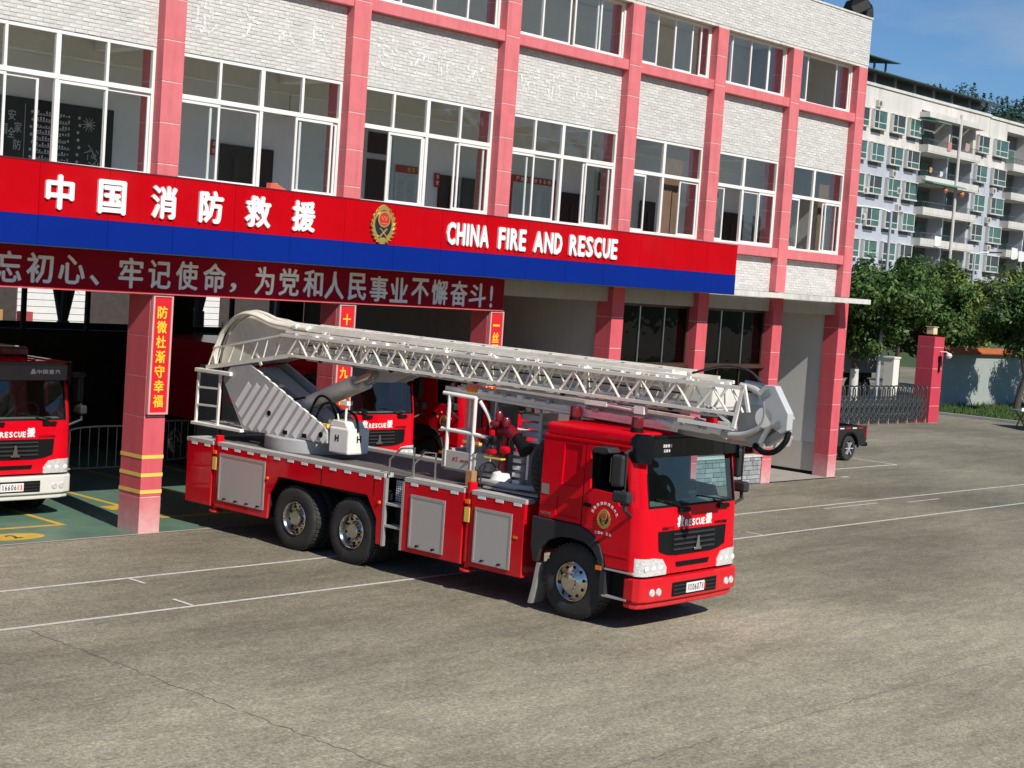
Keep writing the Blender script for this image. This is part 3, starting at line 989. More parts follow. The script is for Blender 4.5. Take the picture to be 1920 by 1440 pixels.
def emblem(parent, pos, s, rz=0., full=True):
    e_ = MB().prism([(x_ * (1 + .035 * math.cos(k * 6.28 / 2)), z_) for k, (x_, z_) in enumerate(shield(s * .98))], 'y', -.05 * s, 0).build('emblem', m_gold, parent, bevel=s * .03)
    e_.location = pos; e_.rotation_euler = (0, 0, rz)
    MB().prism([(x_, z_ + .05 * s) for x_, z_ in shield(s * .68, .98)], 'y', -.085 * s, -.051 * s).build('emblem_field', m_navy, e_)
    MB().lathe([(0, -.125 * s), (.33 * s, -.125 * s), (.36 * s, -.09 * s)], (0, 0, .26 * s), 'y', 20).build('emblem_disc', m_ered, e_)
    g_ = MB()
    g_.lathe([(.33 * s, -.13 * s), (.41 * s, -.12 * s), (.41 * s, -.086 * s)], (0, 0, .26 * s), 'y', 20)
    for q in range(5):
        a = math.pi / 2 + q * math.pi * 2 / 5
        g_.lathe([(0, -.14 * s), (.055 * s, -.13 * s)], (.17 * s * math.cos(a) * (1 if q else 0), 0, .26 * s + (.10 * s if not q else .06 * s + .17 * s * math.sin(a) * .5)), 'y', 5)
    g_.box(-.2 * s, .2 * s, -.14 * s, -.126 * s, .02 * s, .07 * s)
    # crossed axe and hose below
    g_.bar((-.24 * s, -.11 * s, -.62 * s), (.22 * s, -.11 * s, -.2 * s), .05 * s, .06 * s)
    g_.bar((.24 * s, -.105 * s, -.62 * s), (-.22 * s, -.105 * s, -.2 * s), .05 * s, .06 * s)
    for sx in (-1, 1):   # wreath leaves
        for q in range(9):
            a = -math.pi / 2 + sx * (.25 + q * .26)
            cx_, cz_ = math.cos(a) * .70 * s * (1 - .3 * max(0, math.sin(a)) ** 2), math.sin(a) * .86 * s
            g_.bar((cx_, -.06 * s, cz_), (cx_ + .2 * s * math.cos(a + sx * 1.1), -.075 * s, cz_ + .2 * s * math.sin(a + sx * 1.1)), .03 * s, .1 * s, (0, 1, 0))
    g_.build('emblem_relief', m_gold, e_)
    return e_


emblem(fs, (19.43 - 20, -.006, 5.615 - 4.79), .375)

# ------------------------------------------------------------------ slogan board below the fascia
sl = empty('slogan_board', (15, -.05, 4.10), label='shaded dark red slogan board with grey-white characters under the blue fascia', cat='sign')
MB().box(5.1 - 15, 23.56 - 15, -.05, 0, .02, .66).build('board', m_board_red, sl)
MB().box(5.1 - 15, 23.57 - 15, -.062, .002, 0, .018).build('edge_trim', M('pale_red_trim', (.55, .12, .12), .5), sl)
for ch, xa, xb, za, zb in (('不', 11.6, 12.08, 4.18, 4.67), ('忘', 12.15, 12.59, 4.18, 4.67), ('初', 12.67, 13.14, 4.19, 4.67), ('心', 13.23, 13.71, 4.2, 4.67), ('、', 13.8, 13.98, 4.2, 4.37), ('牢', 14.34, 14.81, 4.18, 4.69), ('记', 14.91, 15.36, 4.2, 4.68),
                           ('使', 15.46, 15.91, 4.2, 4.69), ('命', 16.02, 16.49, 4.18, 4.69), ('，', 16.59, 16.73, 4.2, 4.37), ('为', 17.13, 17.56, 4.19, 4.69), ('党', 17.67, 18.13, 4.19, 4.69), ('和', 18.23, 18.69, 4.19, 4.69), ('人', 18.74, 19.21, 4.17, 4.69),
                           ('民', 19.31, 19.76, 4.17, 4.69), ('事', 19.85, 20.31, 4.17, 4.66), ('业', 20.37, 20.84, 4.17, 4.66), ('不', 20.93, 21.4, 4.16, 4.67), ('懈', 21.48, 21.92, 4.17, 4.67), ('奋', 22.0, 22.48, 4.16, 4.67), ('斗', 22.53, 23.02, 4.16, 4.65), ('!', 23.14, 23.22, 4.16, 4.62)):
    letter(ch, m_white, sl, ((xa + xb) / 2 - 15, -.055, (za + zb) / 2 - 4.10), xb - xa, zb - za, .014, bold=.022)

# ------------------------------------------------------------------ vertical slogan boards on three bay columns
m_bred = M('bright_slogan_red', (.66, .012, .022), .45, var=.04)
m_bfr = M('pale_pink_frame', (.66, .36, .34), .5)
m_yel = M('slogan_yellow', (.90, .58, .03), .5)
for x, txt, lab in ((15.05, '防微杜渐守幸福', 'vertical red board with seven yellow characters on nearest column'),
                    (19.15, '十次事故九次快', 'vertical red board with yellow characters on column behind the ladder boom'),
                    (23.22, '一丝不苟保平安', 'vertical red board on the column at the end of the slogan board')):
    b = empty('column_board', (x + .21, -.015, 2.06), label=lab, cat='sign', group='slogan boards on columns')
    fr = MB(); fr.box(-.20, -.165, -.07, 0, 0, 2.03); fr.box(.165, .20, -.07, 0, 0, 2.03); fr.box(-.165, .165, -.069, -.001, 0, .03); fr.box(-.165, .165, -.069, -.001, 2.0, 2.03)
    fr.build('frame', m_bfr, b)
    MB().box(-.164, .164, -.05, -.002, .031, 1.999).build('panel', m_bred, b)
    for k, ch in enumerate(txt):
        letter(ch, m_yel, b, (0, -.052, 3.80 - 2.06 - k * .252), .20, .215 if ch != '一' else .04, .008, bold=.024)

# floodlight on the roof corner
fl = empty('roof_floodlight', (37.12, .35, 12.45), label='black twin floodlight on the roof corner of the fire station', cat='floodlight')
for k, (dx, dz, rx) in enumerate(((-.12, .22, .5), (.30, .16, .3))):
    h_ = MB().prism([(-.30, -.16), (-.30, .14), (-.1, .30), (.28, .22), (.36, -.12)], 'y', -.22, .22)
    hb = h_.build('lamp_housing', m_black, fl, bevel=.03); hb.location = (dx, .1 * k, dz); hb.rotation_euler = (0, -rx, -.5 + .7 * k)
    MB().box(-.26, .28, -.235, -.221, -.1, .14).build('lamp_glass', m_dgrey, hb)
MB().box(-.35, .4, -.06, .06, 0, .05).tube([(-.2, 0, .03), (-.25, 0, .3)], .025, 6).tube([(.2, 0, .03), (.28, .1, .25)], .025, 6).build('bracket', m_dgrey, fl)
ant = MB().tube([(37.05 - 37.0, 1.2, 0), (.05, 1.2, 2.2)], .012, 5).build('lightning_rod', m_dgrey, fl)

# ------------------------------------------------------------------ fire engines
CY = 1.225
m_wind = glass('windscreen_glass', (.86, .94, .92), boost=1.0)
m_visor = M('smoked_black_visor', (.005, .006, .008), .3, var=.05, coat=.15, spec=.2)
m_dash = M('dash_grey_green', (.15, .175, .16), .7, var=.12)
m_seat = M('seat_cloth', (.02, .02, .024), .9)
m_lens = M('clear_lamp_lens', (.82, .83, .82), .2, metal=.35, var=.35, scale=30, coat=.6, bump=.6, bscale=40)
m_film = M('white_reflective_film', (.82, .81, .80), .35, var=.03)
m_dred = M('dark_red_lens', (.16, .004, .008), .25, coat=.6)
m_shutter = bpy.data.materials.new('roller_shutter_aluminium')


def _shutter(m):
    m.use_nodes = True
    t = m.node_tree; b = t.nodes['Principled BSDF']
    b.inputs['Base Color'].default_value = (.60, .58, .555, 1); b.inputs['Metallic'].default_value = .35; b.inputs['Roughness'].default_value = .45
    co = t.nodes.new('ShaderNodeTexCoord'); wv = t.nodes.new('ShaderNodeTexWave')
    wv.bands_direction = 'Z'; wv.inputs['Scale'].default_value = 9.0; wv.wave_profile = 'SAW'
    t.links.new(co.outputs['Object'], wv.inputs[0])
    bp = t.nodes.new('ShaderNodeBump'); bp.inputs['Strength'].default_value = .3; bp.inputs['Distance'].default_value = .006
    t.links.new(wv.outputs['Fac'], bp.inputs['Height']); t.links.new(bp.outputs[0], b.inputs['Normal'])


_shutter(m_shutter)


def tread():
    m = bpy.data.materials.new('chequer_plate')
    m.use_nodes = True
    t = m.node_tree; b = t.nodes['Principled BSDF']
    b.inputs['Metallic'].default_value = .1; b.inputs['Roughness'].default_value = .5
    co = t.nodes.new('ShaderNodeTexCoord'); v = t.nodes.new('ShaderNodeTexVoronoi'); v.inputs['Scale'].default_value = 26; v.inputs['Randomness'].default_value = .15
    t.links.new(co.outputs['Object'], v.inputs['Vector'])
    r = t.nodes.new('ShaderNodeMapRange'); r.inputs[1].default_value = .12; r.inputs[2].default_value = .3; r.inputs[3].default_value = 1.0; r.inputs[4].default_value = .55
    t.links.new(v.outputs['Distance'], r.inputs[0])
    mu = t.nodes.new('ShaderNodeMixRGB'); mu.blend_type = 'MULTIPLY'; mu.inputs[0].default_value = 1; mu.inputs[1].default_value = (.84, .82, .77, 1)
    t.links.new(r.outputs[0], mu.inputs[2]); t.links.new(mu.outputs[0], b.inputs['Base Color'])
    bp = t.nodes.new('ShaderNodeBump'); bp.inputs['Strength'].default_value = .5; bp.inputs['Distance'].default_value = .006
    t.links.new(r.outputs[0], bp.inputs['Height']); t.links.new(bp.outputs[0], b.inputs['Normal'])
    return m


m_tread = tread()
m_deck = M('boom_shaded_deck_grey', (.115, .105, .098), .75, var=.18, scale=3, bump=.3, bscale=90)  # main deck grey darkened to hold the shade of the boom


def fx(y, z):
    t = abs(y - CY) / CY
    x = 1.21 - .03 * t * t - (.16 * ((t - .86) / .14) ** 2 if t > .86 else 0)
    if z > 1.0: x -= .03 * min(1, (z - 1.0) / .72)
    if z > 1.74: x -= .12 * min(1, (z - 1.74) / .72)
    return x


def patch(rows, off=0., th=.03, ny=26):
    """rows: list of (z, y0, y1); a plate following the cab front"""
    mb = MB(); n = ny + 1
    vs = []
    for d in (off, off - th):
        for z, y0, y1 in rows:
            for k in range(n):
                # crowd samples towards the corners
                s = .5 - .5 * math.cos(math.pi * k / ny)
                y = y0 + (y1 - y0) * s
                vs.append((fx(y, z) + d, y, z))
    N = len(rows); fs = []
    o2 = N * n
    for i in range(N - 1):
        for k in range(ny):
            q = (i * n + k, i * n + k + 1, (i + 1) * n + k + 1, (i + 1) * n + k)
            fs.append(q); fs.append(tuple(v + o2 for v in q[::-1]))
    for k in range(ny):
        fs.append((k, k + 1, k + 1 + o2, k + o2)); j = (N - 1) * n
        fs.append((j + k, j + k + 1, j + k + 1 + o2, j + k + o2))
    for i in range(N - 1):
        fs.append((i * n, (i + 1) * n, (i + 1) * n + o2, i * n + o2)); j = ny
        fs.append((i * n + j, (i + 1) * n + j, (i + 1) * n + j + o2, i * n + j + o2))
    return mb.add(vs, fs)


def wheel(root, x, y, side, dual=False, steer=True):
    """side -1: outer face towards -y"""
    s = -side   # direction from outer face inwards
    w_ = empty('wheel', (x, y, .535)); w_.parent = root

    def P(pr):
        return [(r, t * s) for r, t in pr]
    for k in range(2 if dual else 1):
        t0 = k * .34
        ty = MB().lathe(P([(.285, t0 + .03), (.30, t0 + .01), (.36, t0 - .0), (.44, t0 - .004), (.49, t0 + .004), (.525, t0 + .025), (.535, t0 + .05), (.538, t0 + .15), (.535, t0 + .25), (.525, t0 + .275), (.46, t0 + .30), (.30, t0 + .29)]), (0, 0, 0), 'y', 40)
        for q in range(44):
            a = 2 * math.pi * q / 44
            for yy, da in ((t0 + .075, 0), (t0 + .215, .07)):
                c, n_ = math.cos(a + da), math.sin(a + da)
                ty.bar((c * .533, (yy - .045) * s, n_ * .533), (c * .533, (yy + .045) * s, n_ * .533), .045, .03, (c, 0, n_))
        ty.build('tyre', m_rubber, w_, smooth=True)
    if steer:
        pr = [(.288, .03), (.285, .005), (.272, -.008), (.262, .0), (.250, .035), (.20, .015), (.175, -.02), (.12, -.045), (.115, -.075), (.06, -.085), (0, -.087)]
    else:
        pr = [(.288, .03), (.285, .005), (.272, -.008), (.258, .01), (.25, .05), (.232, .10), (.16, .11), (.13, .10), (.12, .03), (.10, .012), (0, .01)]
    MB().lathe(P(pr), (0, 0, 0), 'y', 36).build('rim', m_chrome, w_, smooth=True)
    hl = MB()
    for q in range(10):
        a = 2 * math.pi * q / 10 + .2
        rr = .212 if steer else .205
        yy = .013 * s if steer else .099 * s
        hl.lathe([(0, yy - .006 * s), (.024, yy - .006 * s), (.024, yy + .02 * s)], (rr * math.cos(a), 0, rr * math.sin(a)), 'y', 8)
    hl.build('hand_hole', m_black, w_, kind='stuff')
    nu = MB()
    for q in range(10):
        a = 2 * math.pi * q / 10
        nu.lathe(P([(0, -.045 if steer else .06), (.012, -.045 if steer else .06), (.014, .0 if steer else .1)]), (.145 * math.cos(a), 0, .145 * math.sin(a)), 'y', 6)
    nu.build('wheel_nut', m_steel, w_, kind='stuff')
    return w_


def cab(root, bumper, plate, front_text=True, door_text='', visor=None, beacons=True):
    visor = visor or m_visor
    # front skin
    patch([(.80, 0, 2.45), (1.0, 0, 2.45), (1.25, 0, 2.45), (1.5, 0, 2.45), (1.74, 0, 2.45)]).build('front_panel', m_red, root, smooth=True)
    for y0, y1 in ((0, .17), (2.28, 2.45)):
        patch([(1.735, y0, y1), (2.1, y0, y1), (2.56, y0, y1)], ny=10).build('windscreen_pillar', m_red, root, smooth=True)
    patch([(2.47, .16, 2.29), (2.56, .16, 2.29)]).build('header_panel', m_red, root, smooth=True)
    ws = patch([(1.745, .165, 2.285), (2.0, .165, 2.285), (2.25, .165, 2.285), (2.475, .165, 2.285)], off=-.012, th=.006).build('windscreen', m_wind, root, smooth=True)
    rim = MB()
    for (z0, z1, a0, a1) in ((1.735, 1.765, .16, 2.29), (2.45, 2.475, .16, 2.29)):
        rim2 = patch([(z0, a0, a1), (z1, a0, a1)], off=.004, th=.012); rim.add(rim2.v, rim2.f)
    for a0, a1 in ((.158, .185), (2.265, 2.292)):
        rim2 = patch([(1.765, a0, a1), (2.45, a0, a1)], off=.004, th=.012, ny=3); rim.add(rim2.v, rim2.f)
    rim.build('windscreen_seal', m_black, ws, smooth=True)
    for yb, dy in ((.95, -.62), (1.95, -.62)):
        wp = MB()
        p0 = Vector((fx(yb, 1.72) + .03, yb, 1.71)); p1 = Vector((fx(yb + dy * .45, 1.80) + .025, yb + dy * .45, 1.79)); p2 = Vector((fx(yb + dy, 1.9) + .012, yb + dy, 1.86))
        wp.tube([p0, p1], .012, 6); wp.bar(Vector((fx(yb - .25, 1.77) + .016, yb + .02, 1.772)), p2, .012, .02)
        wp.box(p0.x - .03, p0.x + .015, yb - .13, yb + .13, 1.655, 1.715)
        wp.build('wiper', m_black, root)
    # roof
    MB().box(-.66, 1.02, .005, 2.445, 2.565, 2.765).build('roof', m_red, root, bevel=.075, seg=4)
    rg = MB()
    for k in range(7):
        rg.box(-.5, .75, .35 + k * .29, .42 + k * .29, 2.764, 2.782)
    rg.build('roof_rib', m_red, root, kind='stuff')
    MB().box(-.65, .93, -.012, .01, 2.545, 2.585).build('gutter', m_red, root, bevel=.006)
    # sun visor
    patch([(2.44, .02, 2.43), (2.52, -.01, 2.46), (2.62, -.01, 2.46), (2.70, .03, 2.42)], off=.10, th=.03).build('sun_visor', visor, root, smooth=True)
    patch([(2.69, .04, 2.41), (2.74, .2, 2.25)], off=.06, th=.12).build('visor_top', visor, root, smooth=True)
    for y_ in (.0, 2.30):
        patch([(2.36, y_ + .01, y_ + .13), (2.45, y_ - .01, y_ + .15), (2.70, y_ + .0, y_ + .15), (2.76, y_ + .03, y_ + .11)], off=.13, th=.1, ny=8).build('visor_end', m_visor, root, smooth=True)
    # grille
    gr = patch([(1.055, .80, 1.65), (1.075, .60, 1.85), (1.13, .42, 2.03), (1.3, .40, 2.05), (1.405, .395, 2.055)], off=.012, th=.03).build('grille', m_black, root, smooth=True)
    for k in range(4):
        z = 1.125 + k * .072
        patch([(z, .72, 1.73), (z + .025, .72, 1.73)], off=.035, th=.03).build('grille_bar', m_dgrey, gr)
    bz = MB().prism([(-.085, 0), (.085, 0), (.085, .03), (.05, .03), (.03, .12), (.018, .2), (-.018, .2), (-.03, .12), (-.05, .03), (-.085, .03)], 'x', 0, .02).build('maker_badge', m_steel, gr, bevel=.004)
    bz.location = (fx(CY, 1.2) + .036, CY + .06, 1.105)
    patch([(.885, .84, 1.62), (.955, .82, 1.64)], off=.008, th=.02).build('air_slot', m_black, root)
    # headlamps
    for y0, y1 in ((.03, .60), (1.85, 2.42)):
        inn = y1 if y0 < 1 else y0
        out = y0 if y0 < 1 else y1
        r_ = [(.80, min(inn, out), max(inn, out)), (.9, min(inn, out), max(inn, out)), (1.02, min(out, inn) + (.0 if y0 < 1 else .1), max(out, inn) - (.1 if y0 < 1 else 0)), (1.045, min(out, inn) + (.0 if y0 < 1 else .3), max(out, inn) - (.3 if y0 < 1 else 0))]
        hl = patch(r_, off=.016, th=.04, ny=12).build('headlamp', m_lens, root, smooth=True)
        for q in (.13, .30, .45):
            yy = (y0 + q) if y0 < 1 else (y1 - q)
            MB().lathe([(.0, .026), (.03, .024), (.045, .012)], (fx(yy, .9) + .0, yy, .90), 'x', 14).build('reflector', m_film, hl, smooth=True)
    # bumper
    pl = [(.93, .0), (1.10, -.005), (1.20, .05), (1.25, .2), (1.28, .7), (1.285, 1.225), (1.28, 1.75), (1.25, 2.25), (1.20, 2.40), (1.10, 2.455), (.93, 2.45)]
    bu = MB().prism(pl, 'z', .44, .765); 
    bu.build('bumper', bumper, root, bevel=.03, seg=3)
    pl2 = [(x - .05 if x > 1 else x, y * .985 + .018) for x, y in pl]
    MB().prism(pl2, 'z', .345, .445).build('bumper_lip', bumper, root, bevel=.03, seg=3)
    bi = MB().box(1.24, 1.292, .68, 1.77, .485, .685).build('bumper_grille', m_black, root, bevel=.01)
    for k in range(3):
        MB().box(1.285, 1.298, .70, 1.75, .52 + k * .055, .533 + k * .055).build('grille_bar', m_dgrey, bi)
    np_ = MB().box(1.298, 1.306, 1.0, 1.44, .515, .655).build('number_plate', m_film, bi)
    for k, ch in enumerate(plate):
        letter(ch, m_ered if k >= len(plate) - 2 else m_navy, np_, (1.307, 1.03 + .058 * k + .02, .585), .045, .10, .002, rz=rad(90))
    for y0 in (.25, .39, 2.06, 2.20):
        MB().lathe([(0, .02), (.045, .018), (.058, .004), (.062, -.02)], (1.252 if abs(y0 - CY) > .95 else 1.262, y0, .575), 'x', 14).build('fog_lamp', m_lens, root, smooth=True)
    if front_text:
        for ch, y, w_, h_, z in (('救', .90, .16, .165, 1.525), ('R', 1.045, .075, .10, 1.495), ('E', 1.13, .066, .10, 1.495), ('S', 1.215, .07, .10, 1.495), ('C', 1.30, .07, .10, 1.495), ('U', 1.385, .07, .10, 1.495), ('E', 1.465, .066, .10, 1.495), ('援', 1.60, .16, .165, 1.525)):
            letter(ch, m_film, root, (fx(y, z) + .004, y, z), w_, h_, .006, rz=rad(90), bold=.05)
        for k, ch in enumerate('SINOTRUK'[:6]):
            letter(ch, m_black, root, (fx(.5, 1.45) + .006, .50 + k * .048, 1.44), .035, .045, .004, rz=rad(90))
        for k, ch in enumerate('HOWO380'):
            letter(ch, m_black, root, (fx(1.9, 1.45) + .006, 1.78 + k * .046, 1.45), .035, .045, .004, rz=rad(90))
    # sides
    for near in (True, False):
        ya, yb = (0.0, .04) if near else (2.41, 2.45)
        sgn = -1 if near else 1
        yo = ya if near else yb
        fq = fx(0, 1.3)
        hole1 = [(-.28, 1.90), (-.26, 2.48), (.05, 2.48), (.04, 1.90)]
        hole2 = [(-.36, 1.45), (-.35, 1.71), (.03, 1.71), (.06, 1.44)]
        MB().prism([(-.67, 1.385), (-.655, 2.56), (.118, 2.56), (.108, 1.37)], 'y', ya, yb, [hole1, hole2]).build('side_panel', m_red, root, bevel=.008)
        MB().box(-.40, .08, *((.022, .039) if near else (2.411, 2.43)), 1.41, 2.51).build('panel_recess', m_red, root)
        dr = [(.126, 1.36), (.13, 2.56), (fx(0, 2.5) - .01, 2.56), (fx(0, 2.2) - .008, 2.2), (fx(0, 1.74) - .006, 1.74), (fx(0, 1.1) - .004, 1.1), (fx(0, .86) - .004, .86), (.60, .86), (.575, .97), (.50, 1.13), (.38, 1.25), (.25, 1.32)]
        wh = [(.24, 1.91), (.21, 2.46), (.815, 2.49), (.865, 2.2), (.945, 1.745), (.77, 1.735), (.70, 1.89)]
        d_ = MB().prism(dr, 'y', ya + (-.004 if near else 0), yb + (0 if near else .004), [wh]).build('door', m_red, root, bevel=.008)
        if not near:
            MB().prism([(x, z) for x, z in wh], 'y', yb - .02, yb - .015).build('window_pane', m_wind, d_)
        MB().box(.15, .29, yo + sgn * .012 - .012, yo + sgn * .012 + .012, 1.645, 1.70).build('door_handle', m_black, d_, bevel=.008)
        MB().bar((.56, yo + sgn * .006, 1.04), (.98, yo + sgn * .006, 1.04), .012, .018).build('door_crease', m_red, d_)
        if near:
            emblem(d_, (.53, -.007, 1.52), .145)
            for k, ch in enumerate(door_text):
                a = rad(155 - k * 130 / max(1, len(door_text) - 1))
                letter(ch, m_film, d_, (.53 + .235 * math.cos(a), -.008, 1.50 + .235 * math.sin(a)), .042, .042, .004, ry=-(a - math.pi / 2))
            for k, ch in enumerate('登高车12'):
                letter(ch, m_film, d_, (.40 + k * .05 + (.05 if k > 2 else 0), -.008, 1.315), .036, .04, .004)
            MB().box(-.64, -.50, -.006, .0, 1.72, 1.87).build('reflector_plate', m_steel, root)
            for k, ch in enumerate('HOWO'):
                letter(ch, m_steel, root, (-.60 + k * .045, -.004, 1.445), .035, .04, .006)
        # black wheel arch
        oy = (yo - .03, yo + .05) if near else (yo - .05, yo + .03)
        MB().prism([(-.76, 1.375), (.10, 1.36), (.26, 1.31), (.385, 1.245), (.50, 1.13), (.565, .97), (.585, .80), (.50, .80), (.465, .95), (.37, 1.06), (.22, 1.14), (0, 1.165), (-.24, 1.15), (-.44, 1.06), (-.57, .92), (-.62, .72), (-.70, .72), (-.76, .95)], 'y', *oy).build('wheel_arch', m_dgrey, root, bevel=.015)
        MB().box(.46, .56, oy[0] - .012, oy[0], .80, .86).build('side_marker', m_orange, root)
        # steps
        MB().box(.62, 1.08, ya + .1 if near else 2.2, yb + .2 if near else 2.35, .40, .84).build('step_housing', m_black, root)
        for z in (.82, .44):
            MB().box(.60 if z > .5 else .58, 1.08 if z > .5 else 1.0, yo - .015 if near else yo - .25, yo + .25 if near else yo + .015, z, z + .025).build('step', m_alu, root)
        MB().box(.52, .62, yo - .01 if near else yo - .2, yo + .2 if near else yo + .01, .40, .80).build('step_bracket', m_dgrey, root, bevel=.01)
        MB().prism([(-.66, .70), (-.60, .70), (-.66, .32), (-.72, .09), (-.78, .09), (-.72, .34)], 'y', yo + (.02 if near else -.3), yo + (.3 if near else -.02)).build('mud_flap', m_alu if near else m_black, root)
        # mirrors
        my = -.22 if near else 2.67
        mi = MB().box(.78, .99, my - .06, my + .06, 2.03, 2.47).build('mirror', m_dgrey, root, bevel=.045, seg=4)
        MB().box(.775, .78, my - .045, my + .045, 2.08, 2.42).build('mirror_glass', m_chrome, mi)
        MB().box(.84, 1.12, my - .07, my + .07, 1.82, 1.98).build('mirror', m_dgrey, root, bevel=.035, seg=3)
        MB().prism([(.36, 2.45), (.46, 2.53), (.68, 2.54), (.73, 2.47), (.62, 2.44)], 'y', my - .02, my + .26).build('kerb_mirror', m_dgrey, root, bevel=.02)
        MB().tube([(.92, yo, 2.53), (.97, my * .6 + yo * .4, 2.53), (.96, my, 2.49)], .018, 8).tube([(.98, my, 2.0), (1.04, my, 1.72), (.98, yo, 1.62)], .028, 8).tube([(1.01, my, 2.5), (1.01, my, 1.72)], .012, 6).build('mirror_arm', m_dgrey, root)
    # back, floor, inside
    MB().box(-.67, -.63, .04, 2.41, 1.2, 2.56).build('cab_back', m_red, root)
    MB().box(-.625, -.60, .045, 2.405, 1.25, 2.55).build('rear_lining', m_seat, root)
    MB().box(-.60, .98, .045, 2.405, 2.535, 2.56).build('roof_lining', m_seat, root)
    MB().prism([(-.6, 1.25), (-.6, 2.53), (.2, 2.53), (.22, 1.72), (.9, 1.7), (.9, 1.25)], 'y', 2.385, 2.405).build('door_lining', m_seat, root)
    MB().box(-.62, .95, .06, 2.39, 1.16, 1.24).build('cab_floor', m_chassis, root)
    MB().prism([(.62, 1.30), (.62, 1.62), (.76, 1.76), (1.06, 1.72), (1.08, 1.30)], 'y', .06, 2.39).build('dashboard', m_dash, root, bevel=.03)
    for y0 in (.25, 1.55):
        MB().box(-.25, .25, y0, y0 + .55, 1.25, 1.62).build('seat', m_seat, root, bevel=.05)
        MB().box(-.33, -.18, y0 + .02, y0 + .53, 1.6, 2.3).build('seat_back', m_seat, root, bevel=.05)
    swp = [(.62 + .07 * math.sin(2 * math.pi * k / 24), 1.82 + .23 * math.cos(2 * math.pi * k / 24), 1.80 + .2 * math.sin(2 * math.pi * k / 24)) for k in range(25)]
    MB().tube(swp, .017, 6).bar((.62, 1.60, 1.8), (.62, 2.04, 1.8), .03, .04).bar((.62, 1.82, 1.8), (.80, 1.82, 1.55), .05, .05).build('steering_wheel', m_seat, root, smooth=True)
    MB().box(.86, .97, .95, 1.12, 1.75, 1.83).build('dash_box', m_black, root, bevel=.01)
    MB().lathe([(0, -.01), (.03, 0), (.03, .02)], (1.0, .9, 1.76), 'z', 8).build('dash_ornament', m_film, root)
    if beacons:
        for (bx_, by_, s_) in ((.86, .16, .085), (-.52, .5, .08)):
            b_ = MB().lathe([(0, .22), (s_ * .9, .215), (s_, .19), (s_, .06)], (bx_, by_, 2.765), 'z', 16).build('beacon', m_dred, root, smooth=True)
            MB().lathe([(s_ * 1.05, .065), (s_ * 1.1, 0)], (bx_, by_, 2.765), 'z', 16).build('beacon_base', m_black, b_)


# ------------------------------------------------------------------ the aerial ladder truck in front
TH = rad(-88.0)
lt = empty('aerial_ladder_truck', (16.72, -8.31, 0), TH, label='red aerial ladder fire truck with folded grey boom pulled out of the garage', cat='fire truck')
cab(lt, m_red, '川X0607应急', door_text='仪陇县消防救援大队', beacons=True)
for k, ch in enumerate('消防救援'):
    letter(ch, m_film, lt, (fx(.5, 2.6) + .104, .42 + k * .055, 2.60), .045, .045, .004, rz=rad(90))
for k, ch in enumerate('云梯车'):
    letter(ch, m_film, lt, (fx(.5, 2.6) + .104, .44 + k * .055, 2.53), .042, .042, .004, rz=rad(90))
for near in (-1, 1):
    yo = .03 if near < 0 else 2.42
    wheel(lt, 0, yo, near)
    for xa in (-4.6, -6.0):
        wheel(lt, xa, yo, near, dual=True, steer=False)
for xa in (0, -4.6, -6.0):
    MB().tube([(xa, .3, .53), (xa, 2.15, .53)], .09, 10).lathe([(0, -.2), (.2, -.15), (.22, .15), (0, .2)], (xa, CY, .53), 'x', 14).build('axle', m_chassis, lt)
for y0 in (.82, 1.55):
    MB().box(-8.8, .95, y0, y0 + .09, .78, 1.06).build('chassis_rail', m_chassis, lt)
MB().box(-8.7, -.8, .35, 2.1, 1.07, 1.28).build('subframe', m_chassis, lt)
# deck
MB().box(-8.95, -.93, .20, 2.25, 1.50, 1.555).build('deck', m_deck, lt)
for y0, y1 in ((.0, .205), (2.245, 2.45)):
    for x0, x1 in ((-8.95, -8.22), (-8.09, -3.88), (-3.43, -2.15), (-1.99, -.92)):
        MB().box(x0, x1, y0, y1, 1.505, 1.575).build('deck_edge', m_tread, lt, bevel=.004)
        n = max(2, int((x1 - x0) / .34))
        for k in range(n):
            xa = x0 + (k + .35) * (x1 - x0) / n
            ys_ = -.004 if y0 < 1 else 2.446
            MB().box(xa, xa + .15, ys_, ys_ + .008, 1.462, 1.504).build('reflective_tab', m_film, lt)
MB().box(-8.97, -8.85, .0, 2.45, 1.506, 1.574).build('deck_edge', m_tread, lt)
